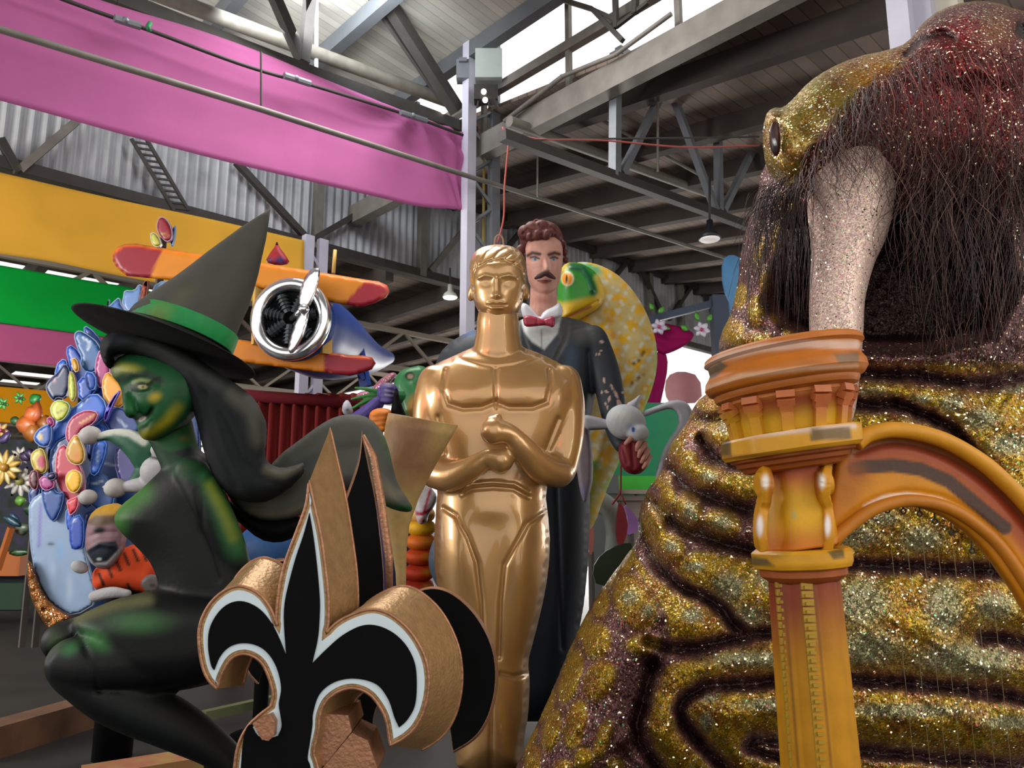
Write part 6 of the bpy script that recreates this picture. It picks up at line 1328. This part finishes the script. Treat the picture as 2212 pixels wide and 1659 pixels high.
for x, y, L_, a_, w_, c_ in ((45,940,55,-.3,50,'#a8641c'),(30,915,60,.1,44,'#cc6a28'),(70,920,60,-1.35,36,'#c8602c'),(50,905,50,-.5,36,'#dd7034'),(88,935,45,-1.2,34,'#9a5a18'),(60,935,40,.2,34,'#6a3018')):
    m = M(); leaf(m, x, y, 9.9-.02*rnd.random(), L_, a_, w_, c_); build('petal', m, ply, om)
for k, (x, y, L_, a_, w_, c_, nm) in enumerate(((62,870,34,-.5,26,'#1f8a3a','bright green leaf above the orange blossom'),(20,905,30,.3,20,'#1f5a2c','dark green leaf left of the orange blossom'),(40,980,34,.4,22,'#3a2350','purple leaf over the white daisies'),(55,968,34,.9,22,'#33204a','second purple leaf next to the blue float'),
        (30,1085,30,-.2,24,'#5f9a2c','lime leaf under the daisies'),(48,1100,34,0,28,'#173c22','dark green leaf low by the blue float'),(5,1115,50,.5,18,'#1f4a5c','teal frond leaf at far left'),(20,1105,50,.9,16,'#23486a','teal blue frond leaf beside it'),(30,1150,44,-.4,30,'#4a5a48','grey green leaf above the orange band'),(15,1195,60,-.05,16,'#1f4a20','long dark leaf on the orange band'),(0,960,40,-.9,20,'#4a3a70','violet leaf at the left frame edge'))):
    m = M(); leaf(m, x, y, 10.05-.03*k % .1, L_, a_, w_, c_); build('leaf', m, ply, ff)
s = M(); beam(s, P(-5, 1230, 9.95), P(24, 1140, 9.95), .14, .06); tag(build('slanted_post', s, bpy.data.materials['orange_band'], smooth=False), 'slanted orange post at the base of the flower float', 'post')

# ------------------------------------------------------------------ drapes and boards at the right back
DY = 10.5
fr = thing('stage_frame', 'slate blue steel frame with post and crossbar behind the cobra', 'frame', [P(1553, 800, DY)[0], DY, 0])
sl = mat('slate_blue_steel', '#3f4a60', rough=.5)
s = M(); c0 = P(1553, 640, DY); beam(s, [c0[0], DY, 0], c0, .24, .2, up=(0, 1, 0)); build('post', s, sl, fr, False)
s = M(); beam(s, P(1400, 692, DY), P(1545, 655, DY), .1); build('crossbar', s, sl, fr, False)
s = M(); c1 = P(1405, 692, DY); beam(s, [c1[0], DY, 0], [c1[0], DY, c1[2]+.05], .12, .12, up=(0, 1, 0)); build('post', s, sl, fr, False)
mg = cloth_mat('magenta_satin', '#b01c6a')
s = inflate([(1405,700),(1430,697),(1465,704),(1496,716),(1500,728),(1478,748),(1450,762),(1425,768),(1412,745)], DY-.15, 12, 12, 5, 1); carve(s, [[(1415,705),(1450,720),(1495,722)], [(1412,720),(1450,738),(1488,734)], [(1412,738),(1440,754)]], 3, 5); tag(build('swag_drape', s, mg), 'magenta swag drape tied with flowers behind the cobra hood', 'drape')
s = inflate([(1408,762),(1438,758),(1444,790),(1432,850),(1414,925),(1390,930),(1396,860),(1404,800)], DY-.12, 12, 10, 5, 1); carve(s, [[(1418,770),(1414,850),(1402,925)], [(1430,770),(1426,840)]], 3, 5); tag(build('side_drape', s, mg), 'long magenta side drape hanging beside the bright doorway', 'drape')
fl1 = flower('white flower with pink heart tied at the right end of the swag', 1516, 712, DY-.3, 20, 6, ['#dcd8e8'], '#d0286a', .7, 'drape flowers')
fl2 = flower('white flower with pink heart beside the cobra hood', 1424, 706, DY-.3, 20, 6, ['#d8d0e4'], '#c83278', .7, 'drape flowers')
for k, (x, y, L_, a_, w_, nm) in enumerate(((1488,714,22,-2.6,14,'green leaf left of the swag flower'),(1508,694,24,-1.8,12,'green leaf above the swag flower'),(1528,696,22,-1.1,12,'green leaf right of the swag flower'),(1412,672,22,-2,12,'green leaf above the crossbar end'),(1422,678,22,-.9,12,'second green leaf above the crossbar end'),(1428,706,22,.2,12,'green leaf beside the cobra hood flower'))):
    m = M(); leaf(m, x, y, DY-.25, L_, a_, w_, '#5aa83c'); build('leaf', m, ply, fl1 if x > 1450 else fl2)
for k, (c_, Y_, col, lab) in enumerate((
   ([(1560,560),(1580,548),(1604,560),(1615,640),(1600,720),(1572,722),(1580,660),(1562,620)], 8.6, '#4280b0', 'blue cut-out board half hidden by the beast neck'),
   ([(1440,812),(1470,800),(1512,812),(1518,870),(1450,874),(1436,850)], 11.5, '#cf8a90', 'rose pink board below the bright doorway'),
   ([(1290,870),(1470,870),(1470,1240),(1290,1240)], 9.4, '#0f8a5c', 'emerald green stage board behind the rabbit'),
   ([(1330,1028),(1420,1028),(1420,1060),(1330,1060)], 9.2, '#3fb83a', 'lime green painted panel under the red glove'),
   ([(1338,1078),(1352,1108),(1358,1142),(1342,1188),(1330,1162),(1332,1116)], 6.6, '#c03848', 'crimson leaf-shaped pendant hanging from the red cord'),
   ([(1346,1084),(1374,1114),(1384,1142),(1352,1160),(1358,1125)], 7.0, '#b07ac8', 'lavender leaf-shaped board behind the crimson pendant'),
   ([(1270,1150),(1278,1120),(1284,1150),(1280,1200),(1272,1195)], 7.0, '#b86a68', 'salmon strip beside the dark coat'),
   ([(1278,1230),(1300,1195),(1340,1175),(1370,1172),(1370,1260),(1290,1270)], 6.4, '#1f3c26', 'dark green mound next to the beast shoulder'))):
    cc_ = np.array(c_, float); top_ = P(cc_[:, 0].mean(), cc_[:, 1].max()-8, Y_+.06); bt = thing('cutout_board', lab, 'board', [top_[0], Y_+.06, 0])
    s = plate(smoothc(c_, 1) if k not in (2, 3) else c_, Y_, Y_+.04); build('board', s, ply, bt, False, colors=np.tile(lin(col), (len(s.V()), 1)))
    s = M(); beam(s, [top_[0], Y_+.06, 0], top_, .04); build('pole', s, wood_dark, bt, False)
s = M(); box(s, P(1365, 1063, 9.0), .5, .3, .05); box(s, P(1365, 1076, 9.05), .5, .3, .06); e = P(1365, 1076, 9.05); box(s, [e[0], e[1], e[2]/2], .4, .2, e[2]-.02); tag(build('shelf', s, mat('pale_wood', '#a5948a', rough=.7), smooth=False), 'pale wooden shelf under the lime green panel', 'shelf')
s = M(); e = P(1300, 1046, 8.8); box(s, e, .35, .3, .22); box(s, [e[0], e[1], (e[2]-.1)/2], .3, .26, e[2]-.1); tag(build('grey_case', s, mat('grey_case', '#5c605f', rough=.6), smooth=False), 'grey case behind the lower cobra hood', 'case')
s = M(); pcap(s, [(1262,1092,6.8,20),(1292,1082,6.8,22),(1322,1108,6.8,22),(1328,1150,6.8,19),(1322,1200,6.8,16),(1318,1260,6.8,16),(1316,1400,6.8,18),(1316,1450,6.8,22)], 16); s = remesh(s, .012, 3)
tag(build('curled_trunk', s, paint_matt, colors=Paint(s, '#8f948f').line([(1275,1100),(1305,1115),(1310,1150)], 6, '#6a706c', 6, .6).c), 'pale grey curled trunk standing beside the dark coat', 'prop')
# ------------------------------------------------------------------ things lying on the floor
woodm = mat('worn_beam_wood', '#6a4a34', rough=.75, var=.35, vscale=4, bump=.3, bscale=12)
s = M(); p, q = onH(-60, 1612, .1), onH(215, 1530, .1); beam(s, p+[0,0,.0], q+[0, 0, .0], .2, .2); tag(build('wooden_beam', s, woodm, smooth=False), 'long brown wooden beam lying on the floor under the witch knee', 'beam')
s = M(); p, q = onH(175, 1690, .08), onH(478, 1640, .08); beam(s, p, q, .22, .12); tag(build('painted_plank', s, mat('faded_orange_plank', '#a5664a', rough=.7, var=.3, vscale=5, col2='#8a7a3c'), smooth=False), 'faded orange plank on the floor below the witch shin', 'plank')
s = M(); p, q = onH(440, 1546, .2), onH(590, 1512, .2); beam(s, p, q, .06, .06)
for e in (p, q): beam(s, [e[0], e[1], 0], e, .05)
tag(build('green_rail', s, mat('pale_green_rail', '#6c7450', rough=.6), smooth=False), 'low pale green rail seen through the left curl of the emblem', 'rail')
